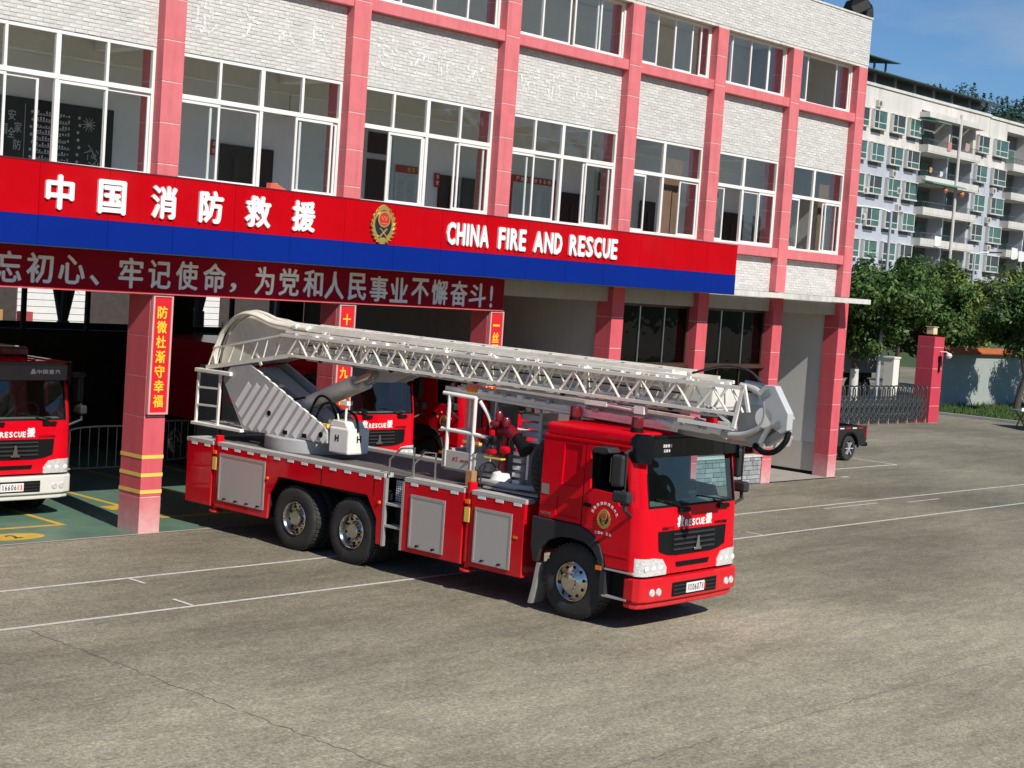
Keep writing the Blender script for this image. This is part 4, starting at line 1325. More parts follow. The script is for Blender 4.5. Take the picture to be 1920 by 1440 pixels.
# lockers
for y0, y1, near in ((.004, .52, True), (1.93, 2.446, False)):
    for x0, x1, sx0, sx1 in ((-8.95, -8.22, None, None), (-3.43, -2.15, -3.23, -2.55), (-1.99, -.93, -1.87, -1.19)):
        lk = MB().box(x0, x1, y0, y1, .42, 1.50).build('locker', m_red, lt, bevel=.012)
        if sx0 and near:
            fr = MB()
            for a, b_, c_, d_ in ((sx0 - .03, sx0, .50, 1.33), (sx1, sx1 + .03, .50, 1.33), (sx0, sx1, 1.29, 1.33), (sx0, sx1, .50, .53)):
                fr.box(a, b_, -.012, .006, c_, d_)
            fr.build('shutter_frame', m_alu, lk)
            MB().box(sx0, sx1, -.004, .003, .531, 1.289).build('roller_shutter', m_shutter, lk)
            for q in (.2, .7):
                xx = sx0 + (sx1 - sx0) * q
                MB().box(xx, xx + .07, -.018, -.004, .545, .56).box(xx, xx + .015, -.018, -.004, .52, .56).build('shutter_latch', m_black, lk)
    # long panel with the double wheel arch
    ya, yb = (.004, .05) if near else (2.40, 2.446)
    out = [(-8.10, .43), (-8.10, 1.50), (-3.88, 1.50), (-3.88, .43), (-4.0, .43), (-4.02, .84), (-4.26, 1.18), (-6.43, 1.18), (-6.66, .86), (-6.68, .43)]
    pn = MB().prism(out, 'y', ya, yb).build('body_panel', m_red, lt, bevel=.008)
    MB().box(-8.09, -6.70, yb if near else 1.95, .5 if near else ya, .44, 1.49).build('locker_box', m_chassis, lt)
    if near:
        fr = MB()
        for a, b_, c_, d_ in ((-8.01, -7.98, .56, 1.39), (-6.80, -6.77, .56, 1.39), (-7.98, -6.80, 1.35, 1.39), (-7.98, -6.80, .56, .59)):
            fr.box(a, b_, -.012, .006, c_, d_)
        fr.build('shutter_frame', m_alu, pn)
        MB().box(-7.98, -6.80, -.004, .003, .591, 1.349).build('roller_shutter', m_shutter, pn)
        for xx in (-7.86, -7.55, -7.25, -6.95):
            MB().box(xx, xx + .08, -.018, -.004, .60, .615).box(xx, xx + .015, -.018, -.004, .575, .615).build('shutter_latch', m_black, pn)
        for xx, zz in ((-6.70, 1.12), (-3.96, 1.10)):
            MB().lathe([(0, -.02), (.025, -.018), (.03, .004)], (xx, .0, zz), 'y', 10).build('side_marker', m_orange, pn)
    # wheel-arch liner
    yl = (.055, .75) if near else (1.70, 2.395)
    MB().prism([(-6.72, .5), (-6.70, .9), (-6.46, 1.24), (-4.23, 1.24), (-3.99, .88), (-3.97, .5), (-3.93, .5), (-3.93, 1.28), (-6.76, 1.28), (-6.76, .5)], 'y', *yl).build('arch_liner', m_chassis, lt)
# outriggers in the two gaps
for x in (-8.155, -2.07):
    MB().box(x - .055, x + .055, .08, 2.37, .5, .95).build('outrigger_beam', m_red, lt)
    for y in (.09, 2.36):
        MB().lathe([(0, 1.68), (.07, 1.68), (.075, 1.66), (.075, .48), (.05, .46), (.05, .38), (.0, .38)], (x, y, 0), 'z', 14).build('outrigger_leg', m_red, lt, smooth=True)
        MB().box(x - .05, x + .05, y - .095, y - .07, 1.08, 1.30).build('warning_plate', m_yellow, lt)
        MB().box(x - .04, x + .04, y - .1, y - .07, 1.36, 1.42).build('warning_lamp', m_orange, lt)
        MB().lathe([(0, .36), (.12, .36), (.12, .33), (0, .33)], (x, y, 0), 'z', 14).build('foot_pad', m_red, lt)
# boarding ladder recess and handrails
la = MB()
for x in (-3.865, -3.45):
    la.box(x - .015, x + .03, .0, .06, .42, 1.50)
la.build('boarding_ladder', m_alu, lt)
for z in (.73, 1.08):
    MB().box(-3.83, -3.46, .02, .22, z, z + .035).build('ladder_step', m_tread, lt)
me_ = MB()
for k in range(9):
    z = 1.14 + k * .038
    me_.bar((-3.83, .235, z), (-3.66, .235, z), .008, .012)
    if k < 5:
        me_.bar((-3.83 + k * .042, .24, 1.13), (-3.83 + k * .042, .24, 1.47), .008, .012)
me_.build('guard_mesh', m_film, lt, kind='stuff')
MB().box(-3.66, -3.46, .235, .25, 1.12, 1.48).build('recess_back', m_tread, lt)
MB().box(-3.86, -3.44, .26, .6, .45, 1.10).build('recess_housing', m_chassis, lt)
for pts in ([(-3.84, .06, 1.55), (-3.84, .06, 1.80), (-3.62, .08, 2.0), (-3.58, .34, 2.0), (-3.62, .36, 1.55)], [(-3.30, .06, 1.55), (-3.30, .06, 1.80), (-3.10, .08, 2.0), (-2.98, .2, 2.0), (-2.98, .22, 1.55)]):
    MB().tube(pts, .017, 8).build('handrail', m_steel, lt, smooth=True)
# behind the cab: grey control cabinet, spare wheel, water monitor
m_mon_ = M('dark_red_enamel', (.20, .006, .016), .4, coat=.3)
MB().box(-1.62, -1.02, .72, 2.1, 1.62, 2.30).build('equipment_cabinet', M('cabinet_grey', (.15, .16, .16), .55, var=.1), lt, bevel=.02)
MB().tube([(-1.64, .70, 2.32), (-.75, .70, 2.36)], .022, 8).build('cabinet_rail', m_alu, lt)
for k in range(6):
    MB().box(-1.80, -1.64, .66, .95, 1.66 + k * .11, 1.72 + k * .11).build('cabinet_louvre', m_whitept, lt, bevel=.006)
MB().box(-1.56, -1.52, .70, .72, 1.75, 2.2).build('cabinet_handle', m_whitept, lt)
for z_ in (2.36, 2.50, 2.62):
    MB().box(-1.98, -1.55, 1.0, 1.35, z_, z_ + .09).build('hose_tray', m_whitept, lt, bevel=.01)
MB().box(-1.60, -1.55, .98, 1.37, 1.6, 2.75).build('tray_frame', m_whitept, lt)
MB().box(-2.10, -1.0, .35, .9, 1.575, 1.60).build('pipe_tray', m_tread, lt)
MB().tube(spline([(-2.3, .5, 1.64), (-1.9, .42, 1.66), (-1.5, .48, 1.65), (-1.1, .6, 1.66)]), .05, 10).build('suction_hose', m_boom_d, lt, smooth=True)
for k, (x_, y_, z_, c_) in enumerate(((-2.12, .52, 2.42, 0), (-2.06, .5, 2.55, 1), (-1.86, .52, 2.60, 1), (-2.1, .5, 2.12, 0), (-2.05, .48, 2.30, 2), (-1.82, .5, 2.18, 0), (-2.02, .52, 2.68, 1))):
    MB().lathe([(0, -.07), (.05, -.07), (.06, -.03), (.06, .03), (.04, .07), (0, .07)], (x_, y_, z_), 'x' if k % 2 else 'z', 10).build('monitor_valve', (m_red, m_mon_, m_black)[c_], lt, smooth=True)
MB().box(-2.2, -1.85, .44, .56, 2.02, 2.045).build('monitor_shelf', m_yellow, lt)
sw = MB().lathe([(.28, -.12), (.36, -.14), (.50, -.12), (.53, -.06), (.535, .06), (.50, .12), (.36, .14), (.28, .12)], (-.86, .62, 2.02), 'x', 32)
for q in range(40):
    a = 2 * math.pi * q / 40
    sw.bar((-.90, .62 + .53 * math.cos(a), 2.02 + .53 * math.sin(a)), (-.80, .62 + .53 * math.cos(a + .06), 2.02 + .53 * math.sin(a + .06)), .05, .03, (0, math.cos(a), math.sin(a)))
sw.build('spare_tyre', m_rubber, lt, smooth=True)
MB().box(-.80, -.70, .25, 2.2, .9, 1.9).build('cab_rear_frame', m_chassis, lt)
m_mon = M('dark_red_enamel', (.20, .006, .016), .4, coat=.3)
mo = MB()
mo.tube([(-1.95, .62, 1.80), (-1.95, .62, 2.30), (-1.92, .62, 2.42), (-1.98, .64, 2.56)], .075, 12)
mo.tube([(-2.05, .62, 2.45), (-1.85, .62, 2.47), (-1.7, .60, 2.38)], .10, 12)
mo.lathe([(0, -.07), (.12, -.07), (.14, 0), (.12, .07), (0, .07)], (-1.97, .62, 2.45), 'y', 16)
mo.build('water_monitor', m_mon, lt, smooth=True)
MB().tube([(-1.72, .60, 2.39), (-1.6, .58, 2.30), (-1.46, .56, 2.2)], [.075, .085, .12], 14).build('monitor_nozzle', m_black, lt, smooth=True)
MB().lathe([(0, .0), (.12, .01), (.17, .1), (.13, .2), (.06, .24), (0, .24)], (-1.97, .60, 1.60), 'z', 16).build('monitor_base', m_whitept, lt, smooth=True)
MB().lathe([(.09, .0), (.16, .0), (.14, .05), (.09, .06)], (-1.97, .60, 1.575), 'z', 16).build('monitor_flange', m_red, lt)
hw = MB()
hw.tube([(-2.15, .5, 2.28), (-2.15, .44, 2.34), (-2.15, .36, 2.28), (-2.15, .44, 2.2), (-2.15, .5, 2.28)], .012, 6)
hw.build('hand_wheel', m_black, lt)
for pts in ([(-2.2, .45, 1.58), (-2.25, .42, 1.85), (-2.1, .5, 1.95), (-1.95, .55, 1.8)], [(-1.8, .5, 1.57), (-1.5, .45, 1.62), (-1.2, .5, 1.6)], [(-2.0, .5, 2.0), (-2.08, .45, 2.12), (-2.02, .5, 2.2)]):
    MB().tube(spline(pts), .013, 6).build('hose', m_dgrey, lt, smooth=True)
MB().box(-2.42, -2.30, .30, .42, 1.555, 1.80).build('timber_block', M('raw_timber', (.42, .22, .09), .8, var=.2, scale=12), lt)

# turntable
tt = (-6.9, CY)
MB().lathe([(.0, 1.79), (.88, 1.79), (.90, 1.77), (.90, 1.56)], (*tt, 0), 'z', 48).build('turntable_drum', m_boom_d, lt, smooth=True)  # the turret's shade over the drum is put into its darker grey
tur = [(-8.50, 2.86), (-7.98, 2.97), (-5.90, 2.06), (-5.84, 1.98), (-5.82, 1.80), (-8.05, 1.78), (-8.68, 2.62)]
for ya, yb in ((.50, .55), (1.36, 1.41)):
    tp = MB().prism(tur, 'y', ya, yb).build('turret_plate', m_boom_d, lt, bevel=.01)
    if ya < 1:
        # slanted pale reflective bars, cut to the plate's outline

        def inside(x, z):
            c = False
            for i in range(len(tur)):
                x1, z1 = tur[i]; x2, z2 = tur[i - 1]
                if (z1 > z) != (z2 > z) and x < (x2 - x1) * (z - z1) / (z2 - z1) + x1:
                    c = not c
            return c
        for k in range(13):
            xb_ = -8.55 + k * .235
            a0 = None
            for q in range(81):
                s_ = q / 80 * 1.5
                x_, z_ = xb_ + s_ * .62, 1.82 + s_ * .78
                inn = inside(x_ + .02, z_) and inside(x_ - .08, z_) and z_ < 2.62
                if inn and a0 is None: a0 = (x_, z_)
                if inn: a1 = (x_, z_)
            if a0 and a1[1] - a0[1] > .12:
                MB().bar((a0[0], .4985, a0[1]), (a1[0], .4985, a1[1]), .115, .004, (0, 1, 0)).build('reflective_bar', m_stripe_l, tp)
        for x_, z_ in ((-7.35, 2.15), (-5.98, 1.93)):
            MB().lathe([(0, -.012), (.05, -.012), (.05, .004)], (x_, .5, z_), 'y', 12).build('lifting_eye', m_black, tp)
        for x_ in (-6.95, -6.45):
            MB().box(x_, x_ + .11, .485, .50, 1.83, 1.90).build('grab_slot', m_black, tp)
        tb = MB()
        for k in range(9):
            x_ = -7.75 + k * .21; z_ = 2.97 - (x_ + 7.98) * .4375
            tb.bar((x_, .524, z_ + .002), (x_ + .12, .524, z_ + .002 - .0525), .052, .006)
        tb.build('edge_tabs', m_whitept, tp, kind='stuff')
MB().prism([(-8.45, 2.80), (-8.0, 2.9), (-6.3, 2.15), (-6.3, 1.8), (-8.0, 1.8)], 'y', .85, 1.2).build('turret_core', m_boom_d, lt)
MB().box(-5.80, -5.32, .52, 1.0, 1.66, 2.10).build('control_box', m_whitept, lt, bevel=.03)
MB().prism([(-5.95, 1.98), (-5.75, 2.22), (-5.45, 2.2), (-5.38, 2.1), (-5.8, 2.1)], 'y', .55, .95).build('control_panel', m_boom, lt, bevel=.02)
for y_, z_ in ((.76, 1.92),):
    letter('H', m_black, lt, (-5.317, y_, z_), .10, .12, .004, rz=rad(90), bold=.04)
letter('H', m_black, lt, (-5.6, .517, 1.92), .09, .11, .004, bold=.04)
MB().box(-6.05, -5.86, .52, .6, 2.06, 2.12).build('caution_label', m_yellow, lt)
ts = MB().tube([(-5.5, .6, 2.1), (-5.52, .62, 2.5)], .02, 8).tube([(-5.62, .58, 2.1), (-5.66, .56, 2.32)], .014, 6).box(-5.6, -5.44, .55, .68, 2.48, 2.55)
ts.build('control_lever', m_boom, lt)
for pts in ([(-6.3, .62, 2.1), (-6.1, .6, 2.42), (-5.8, .6, 2.46), (-5.6, .62, 2.25)], [(-6.5, .66, 2.2), (-6.25, .64, 2.55), (-5.95, .64, 2.5), (-5.75, .64, 2.2)], [(-6.0, .7, 2.05), (-5.7, .72, 2.36), (-5.4, .72, 2.3), (-5.3, .72, 2.05)], [(-7.2, .62, 2.6), (-6.9, .62, 2.45), (-6.6, .64, 2.5)]):
    MB().tube(spline(pts), .022, 8).build('hydraulic_hose', m_black, lt, smooth=True)
MB().box(-5.95, -5.55, .62, .9, 2.1, 2.2).build('valve_block', m_boom_d, lt, bevel=.01)
# seams and catches on the body
for x_ in (-5.35, -4.1):
    MB().box(x_, x_ + .006, -.002, .004, 1.19, 1.46).build('panel_seam', m_black, lt)
for k in range(3):
    MB().box(-1.12 + k * .03, -1.10 + k * .03, -.006, .0, .98, 1.02).build('side_marker', m_orange, lt)
# access ladder and platform behind the turret
al = MB()
for y_ in (.42, .95):
    pass
for xa in (-9.40, -8.77):
    MB().bar((xa, .5, 1.78), (xa + .02, .5, 2.74), .04, .045).build('ladder_rail', m_whitept, lt)
for z_ in (2.42, 2.10):
    MB().bar((-9.40, .5, z_), (-8.77, .5, z_ + .02), .035, .035).build('ladder_rung', m_whitept, lt)
MB().box(-9.44, -8.42, .44, .56, 2.70, 2.77).build('platform_rail', m_whitept, lt, bevel=.01)
MB().box(-9.45, -8.02, .42, 1.2, 1.735, 1.79).build('rear_platform', m_whitept, lt, bevel=.008)
MB().lathe([(0, .0), (.07, .0), (.08, .02), (.08, .18), (.06, .2), (0, .2)], (-8.95, .9, 2.45), 'z', 12).lathe([(0, .0), (.07, .0), (.08, .02), (.08, .18), (.06, .2), (0, .2)], (-8.88, .9, 2.18), 'z', 12).build('hose_fitting', m_red, lt, smooth=True)

# ---- main boom
bo = empty('main_boom', (0, 0, 0)); bo.parent = lt


def zb(x):   # gentle droop towards the front
    return -.012 * (x + 7)


MB().prism([(-7.5, 3.24), (1.7, 3.24 + zb(1.7)), (1.7, 3.58 + zb(1.7)), (-7.5, 3.62)], 'y', .70, 1.38).build('boom_box', M('boom_inner_cream', (.72, .69, .63), .45, var=.12, scale=4, dirt=.4, dirtcol=(.34, .28, .21)), bo, bevel=.02)
MB().prism([(-7.3, 3.615), (.85, 3.60 + zb(.85)), (.85, 3.70 + zb(.85)), (-7.3, 3.735)], 'y', .76, 1.28).build('boom_top_section', m_boom, bo, bevel=.02)
rails = [(.50, 3.535, -7.15, 2.33), (.575, 3.60, -7.1, 1.75), (.65, 3.665, -7.1, 1.35), (.72, 3.72, -7.0, 1.0)]
for y_, z_, xa, xb_ in rails:
    for yy, xb_ in ((y_, xb_), (2.0 - y_, min(xb_, 1.5))):
        MB().bar((xa, yy, z_), (xb_, yy, z_ + zb(xb_) * (1.0 if z_ > 3.55 else .2)), .05, .05).build('rail', m_boom, bo)
for y_, z_, xa, xb_ in ((.50, 3.20, -6.86, 2.2), (.60, 3.235, -7.0, 1.7)):
    for yy, xb_ in ((y_, xb_), (2.0 - y_, min(xb_, 1.5))):
        MB().bar((xa, yy, z_), (xb_, yy, z_ + zb(xb_) * .4), .055, .045).build('rail', m_boom, bo)
for yy, off_, zt in ((.50, 0, 3.52), (.60, .19, 3.59), (1.50, .1, 3.52)):
    x = -6.95 + off_; up = False; k = 0
    while x < (2.1 if yy < 1 else 1.3):
        x2 = x + .245
        za, zz = (3.22, zt) if not up else (zt, 3.22)
        MB().tube([(x, yy, za + zb(x) * .4), (x2, yy, zz + zb(x2) * .4)], .019, 6).build('brace', m_boom, bo)
        if up and yy < 1:
            x2 += .12
        x = x2; up = not up; k += 1
for k in range(22):
    x = -6.7 + k * .40
    MB().tube([(x, .52, 3.23 + zb(x) * .4), (x, 1.49, 3.23 + zb(x) * .4)], .016, 6).build('rung', m_boom_d, bo)
for k in range(11):
    x = -6.6 + k * .7
    MB().box(x, x + .05, .78, 1.27, 3.735 + zb(x), 3.748 + zb(x)).build('top_strap', m_boom_d, bo)
for yy, off_ in ((.68, .08), (.56, .30)):
    x = -6.9 + off_
    while x < 1.5:
        MB().tube([(x, yy, 3.24 + zb(x) * .4), (x + .16, yy, 3.62 + zb(x) * .6)], .011, 6).build('brace', m_boom, bo)
        x += .42
for yy, z_, xa, xb_, rr, mm in ((.63, 3.30, -6.8, 1.5, .016, m_boom_d), (.64, 3.40, -6.8, 1.2, .013, m_dgrey), (.62, 3.47, -6.6, .9, .018, m_boom), (.55, 3.16, -6.5, 1.9, .02, m_boom_d), (.66, 3.15, -5.0, 1.7, .022, m_boom)):
    MB().tube([(xa, yy, z_), ((xa + xb_) / 2, yy + .01, z_ - .035), (xb_, yy, z_ + zb(xb_) * .6)], rr, 6).build('cable_run', mm, bo, smooth=True)
rk = random.Random(3)
for k in range(20):
    x = -6.8 + k * .45 + rk.uniform(-.1, .1)
    MB().box(x, x + rk.uniform(.04, .12), .485, .56, 3.55 + zb(x) * .3, 3.58 + zb(x) * .3 + rk.random() * .02).build('rail_clip', m_whitept if k % 3 else m_boom_d, bo)
    if k % 2:
        MB().lathe([(0, -.03), (.035, -.03), (.04, 0), (.035, .03), (0, .03)], (x + .2, .53, 3.17 + zb(x) * .4), 'y', 10).build('guide_roller', m_dgrey if k % 4 == 1 else m_steel, bo, smooth=True)
for k in range(8):
    x = -6.2 + k * .95
    MB().box(x, x + .06, .60, .72, 3.215, 3.66 + zb(x)).build('section_stop', m_boom, bo)
# rear knee with its hoses
knee = [(-9.05, 2.84), (-9.0, 3.10), (-8.86, 3.40), (-8.62, 3.66), (-8.3, 3.79), (-7.95, 3.77), (-7.55, 3.70), (-7.1, 3.66), (-7.1, 3.22), (-7.9, 3.02)]
for ya, yb in ((.72, .76), (1.30, 1.34)):
    MB().prism(knee, 'y', ya, yb, [[(-7.55, 3.3), (-7.5, 3.5), (-7.2, 3.5), (-7.2, 3.36)]] if ya < 1 else []).build('knee_plate', m_boom, bo, bevel=.01)
MB().prism([(x * .985 - .12, z - .02) for x, z in knee], 'y', .77, 1.29).build('knee_core', m_boom_d, bo)
for yy, dz, rr in ((.66, .03, .035), (.60, .01, .03), (.80, .05, .035)):
    MB().tube(spline([(-9.12, yy, 2.80), (-9.10, yy, 3.08 + dz), (-8.92, yy, 3.44 + dz), (-8.64, yy, 3.70 + dz), (-8.3, yy, 3.82 + dz), (-7.95, yy, 3.80 + dz), (-7.55, yy, 3.71 + dz), (-7.1, yy, 3.68 + dz), (-6.6, yy, 3.67 + dz)]), rr, 8).build('hose_bundle', m_boom, bo, smooth=True)
MB().bar((-9.18, .52, 2.80), (-6.84, .52, 3.205), .06, .07).build('knee_rail', m_boom, bo)
MB().bar((-9.02, .52, 3.16), (-7.15, .52, 3.53), .035, .035).build('knee_rail', m_boom, bo)
for k in range(6):
    x = -8.9 + k * .32
    za = 2.84 + (x + 9.18) * .173
    MB().tube([(x, .52, za), (x + (.16 if k % 2 else .10), .52, za + .32)], .014, 6).build('brace', m_boom, bo)
MB().tube([(-9.15, .52, 2.82), (-8.98, .52, 3.2)], .016, 6).build('brace', m_boom, bo)
for k, (x_, z_) in enumerate(((-8.3, 3.3), (-8.55, 3.42), (-8.15, 3.12))):
    MB().bar((x_, .712, z_ + .14), (x_ + .26, .712, z_ - .18), .05, .02, (0, 1, 0)).build('knee_gusset', m_whitept, bo)
MB().tube([(-6.95, .6, 3.70), (-6.85, .6, 3.70)], .05, 10).build('hose_coupling', m_whitept, bo)
# lift cylinders and their bracket
for y_ in (.80, 1.10):
    MB().tube([(-7.0, y_, 2.28), (-5.55, y_, 2.86)], .115, 18).build('lift_cylinder', m_boom, lt, smooth=True)
    MB().tube([(-5.56, y_, 2.855), (-5.15, y_, 3.02)], .06, 14).lathe([(0, -.05), (.08, -.05), (.08, .05), (0, .05)], (-5.14, y_, 3.03), 'y', 14).build('piston_rod', m_steel, lt, smooth=True)
    MB().prism([(-5.3, 3.24), (-5.3, 2.98), (-5.1, 2.9), (-4.75, 2.93), (-4.1, 3.2), (-4.1, 3.24)], 'y', y_ + .07, y_ + .12).build('boom_bracket', m_boom_d, bo)
# front end: truss frame, knuckle plates
for yy in (.50,):
    MB().bar((2.20, yy, 2.97), (2.32, yy, 3.56), .05, .05).build('end_post', m_whitept, bo)
    MB().bar((2.32, yy, 3.56), (2.42, yy, 3.20), .04, .04).build('end_post', m_whitept, bo)
    MB().bar((1.85, yy, 3.20), (2.20, yy, 2.98), .04, .04).build('end_brace', m_whitept, bo)
    MB().bar((1.3, yy, 2.98), (2.2, yy, 2.96), .045, .05).build('rail', m_whitept, bo)
MB().lathe([(0, -.16), (.24, -.16), (.27, -.14), (.27, .14), (.24, .16), (0, .16)], (2.30, .86, 3.18), 'y', 24).build('hose_reel', m_steel, bo, smooth=True)
MB().tube(spline([(1.5, .62, 3.0), (1.95, .60, 2.86), (2.35, .60, 2.90), (2.60, .60, 3.08), (2.60, .60, 3.35), (2.45, .60, 3.50), (2.2, .60, 3.54)]), .045, 10).build('hose_loop', m_boom_d, bo, smooth=True)
MB().tube(spline([(1.5, .74, 2.98), (1.95, .72, 2.82), (2.38, .72, 2.86), (2.66, .72, 3.06), (2.66, .72, 3.35), (2.5, .72, 3.54), (2.2, .72, 3.58)]), .035, 10).build('hose_loop', m_steel, bo, smooth=True)
hexa = [(2.48, 3.48), (2.60, 3.585), (2.76, 3.585), (2.99, 3.24), (2.99, 3.02), (2.90, 2.965), (2.78, 3.02), (2.66, 3.16)]
for ya, yb in ((.56, .70),):
    kp = MB().prism(hexa, 'y', ya, yb).build('knuckle_plate', M('knuckle_grey_paint', (.50, .51, .51), .42, var=.05), bo, bevel=.012)
    for x_, z_ in ((2.66, 3.48), (2.86, 3.08)):
        MB().lathe([(0, -.03), (.045, -.03), (.05, 0)], (x_, ya, z_), 'y', 12).build('pivot_pin', m_steel, kp)
MB().lathe([(0, -.16), (.13, -.16), (.15, -.13), (.15, .3), (.13, .34), (0, .34)], (2.62, .72, 3.15), 'y', 20).build('knuckle_shaft', m_whitept, bo, smooth=True)
MB().prism([(2.2, 3.28), (2.62, 3.30), (2.75, 3.14), (2.56, 2.80), (2.38, 2.76), (2.15, 2.9)], 'y', .66, .72).build('link_plate', m_boom_d, bo, bevel=.01)
MB().prism([(2.2, 3.28), (2.62, 3.30), (2.75, 3.14), (2.56, 2.80), (2.38, 2.76), (2.15, 2.9)], 'y', 1.10, 1.16).build('link_plate', m_boom_d, bo, bevel=.01)
MB().bar((2.56, .62, 2.80), (2.72, .62, 3.12), .05, .05).build('link_rod', m_whitept, bo)
MB().bar((2.58, .75, 2.80), (2.90, .75, 3.02), .12, .10).build('link_cylinder', m_boom_d, bo)
MB().tube(spline([(2.45, .66, 2.76), (2.62, .62, 2.69), (2.80, .62, 2.72), (2.93, .64, 2.86), (2.95, .68, 3.0)]), .04, 10).build('black_hose', m_black, bo, smooth=True)
# ---- lower arm folded back under the boom
ar = empty('lower_arm', (0, 0, 0)); ar.parent = lt
MB().prism([(-3.0, 2.86), (2.45, 2.70), (2.5, 2.86), (-3.0, 2.99)], 'y', .88, 1.57).build('arm_box', m_boom_d, ar, bevel=.015)
for yy in (.62, 1.83):
    MB().bar((-3.25, yy, 2.99), (1.75, yy, 2.86), .05, .06).build('arm_rail', m_boom, ar)
    MB().bar((-3.2, yy, 2.93), (1.2, yy, 2.82), .05, .045).build('arm_rail', m_boom, ar)
rs = random.Random(11)
for k in range(16):
    x = -2.9 + k * .29
    z = 2.97 - (x + 3) * .026
    MB().box(x, x + rs.uniform(.05, .16), .58, .68, z + .02, z + rs.uniform(.05, .10)).build('clamp', m_whitept if k % 3 else m_boom_d, ar, bevel=.006)
for yy, z0 in ((.72, 3.02), (.80, 3.05), (.66, 3.0)):
    MB().tube(spline([(-3.1, yy, z0), (-1.5, yy + .02, z0 - .05), (0, yy, z0 - .08), (1.6, yy + .03, z0 - .12), (2.0, yy, z0 - .2)]), .018, 6).build('hydraulic_line', m_boom, ar, smooth=True)
MB().box(-.35, .05, .48, .56, 3.03, 3.10).build('junction_box', m_whitept, ar)
MB().tube([(.05, .52, 3.06), (.55, .52, 3.03)], .03, 8).build('sleeve', m_whitept, ar)
MB().box(.55, .72, .47, .57, 2.99, 3.10).build('junction_box', m_whitept, ar)
MB().box(-.1, .0, .49, .53, 3.12, 3.18).build('caution_label', m_yellow, ar)
MB().box(-2.75, -2.55, .55, .60, 2.98, 3.06).build('amber_lamp', m_orange, ar)
for x in (.95, 1.35, 1.75):
    MB().tube([(x, .58, 2.90), (x + .22, .58, 2.88)], .045, 8).build('valve_block', m_whitept, ar, smooth=True)
MB().box(1.45, 1.58, .95, 1.05, 2.93, 3.02).build('red_valve', m_red, ar)
MB().tube(spline([(1.2, .9, 3.62), (1.7, .9, 3.76), (2.1, .9, 3.74), (2.35, .9, 3.58)]), .018, 6).build('cable_loop', m_dgrey, bo, smooth=True)
# ---- basket
bk = empty('rescue_basket', (0, 0, 0)); bk.parent = lt
m_bpan = M('basket_beige_panel', (.50, .465, .42), .5, var=.06)
MB().box(-3.12, -2.42, .48, .52, 1.76, 2.04).build('side_panel', m_bpan, bk, bevel=.006)
MB().prism([(-2.42, .50), (-2.2, .58), (-2.1, .75), (-2.08, 1.9), (-2.14, 1.9), (-2.15, .78), (-2.24, .62), (-2.42, .54)], 'z', 1.80, 2.06).build('front_panel', m_boom_d, bk)
MB().box(-3.12, -2.1, .55, 1.92, 1.72, 1.77).build('basket_floor', m_tread, bk)
MB().box(-3.13, -3.08, .52, 1.92, 1.77, 2.05).build('rear_panel', m_bpan, bk)
MB().box(-2.78, -2.16, 1.02, 1.06, 1.78, 2.84).build('front_shield', M('shield_grey', (.20, .205, .20), .5, var=.08), bk)
MB().box(-2.16, -2.1, .60, 1.06, 2.06, 2.80).build('front_shield', MATS['shield_grey'], bk)
for x_, ya in ((-3.05, .50), (-2.50, .50), (-3.05, 1.0), (-2.5, 1.0), (-3.05, 1.9), (-2.12, 1.9)):
    MB().tube([(x_, ya, 1.78), (x_, ya, 2.90)], .03, 10).build('post', m_whitept, bk, smooth=True)
for z_ in (2.34, 2.90):
    MB().tube([(-3.18, .50, z_ + .02), (-2.50, .50, z_), (-2.20 if z_ < 2.5 else -2.5, .52, z_ - .02)], .03, 10).build('guard_rail', m_whitept, bk, smooth=True)
    MB().tube([(-3.05, .50, z_), (-3.05, 1.9, z_)], .028, 10).tube([(-3.05, 1.9, z_), (-2.12, 1.9, z_)], .028, 10).build('guard_rail', m_whitept, bk, smooth=True)
MB().tube(spline([(-2.44, .54, 2.86), (-2.30, .62, 2.62), (-2.22, .66, 2.3)]), .03, 8).build('stay', m_whitept, bk, smooth=True)
MB().prism([(-2.9, 2.3), (-2.88, 2.8), (-2.76, 2.84), (-2.66, 2.8), (-2.64, 2.3), (-2.76, 2.15)], 'y', .95, 1.1).build('safety_harness', m_red, bk, bevel=.02)
MB().box(-2.82, -2.74, .92, .945, 2.4, 2.82).build('harness_strap', m_navy, bk)
for k, ch in enumerate('徐工'):
    letter(ch, m_ered, bk, (-2.86 + k * .065, .477, 1.92), .05, .06, .003)
for k, ch in enumerate('消防安全'):
    letter(ch, m_ered, bk, (-2.70 + k * .045, .477, 1.905), .036, .035, .003)
MB().tube(spline([(-2.44, .52, 1.80), (-2.36, .46, 1.70), (-2.26, .46, 1.75), (-2.2, .5, 1.9)]), .012, 6).build('cable', m_dgrey, bk)

# ------------------------------------------------------------------ the engines still parked inside
m_visor_g = M('grey_visor', (.11, .105, .10), .5, var=.06)


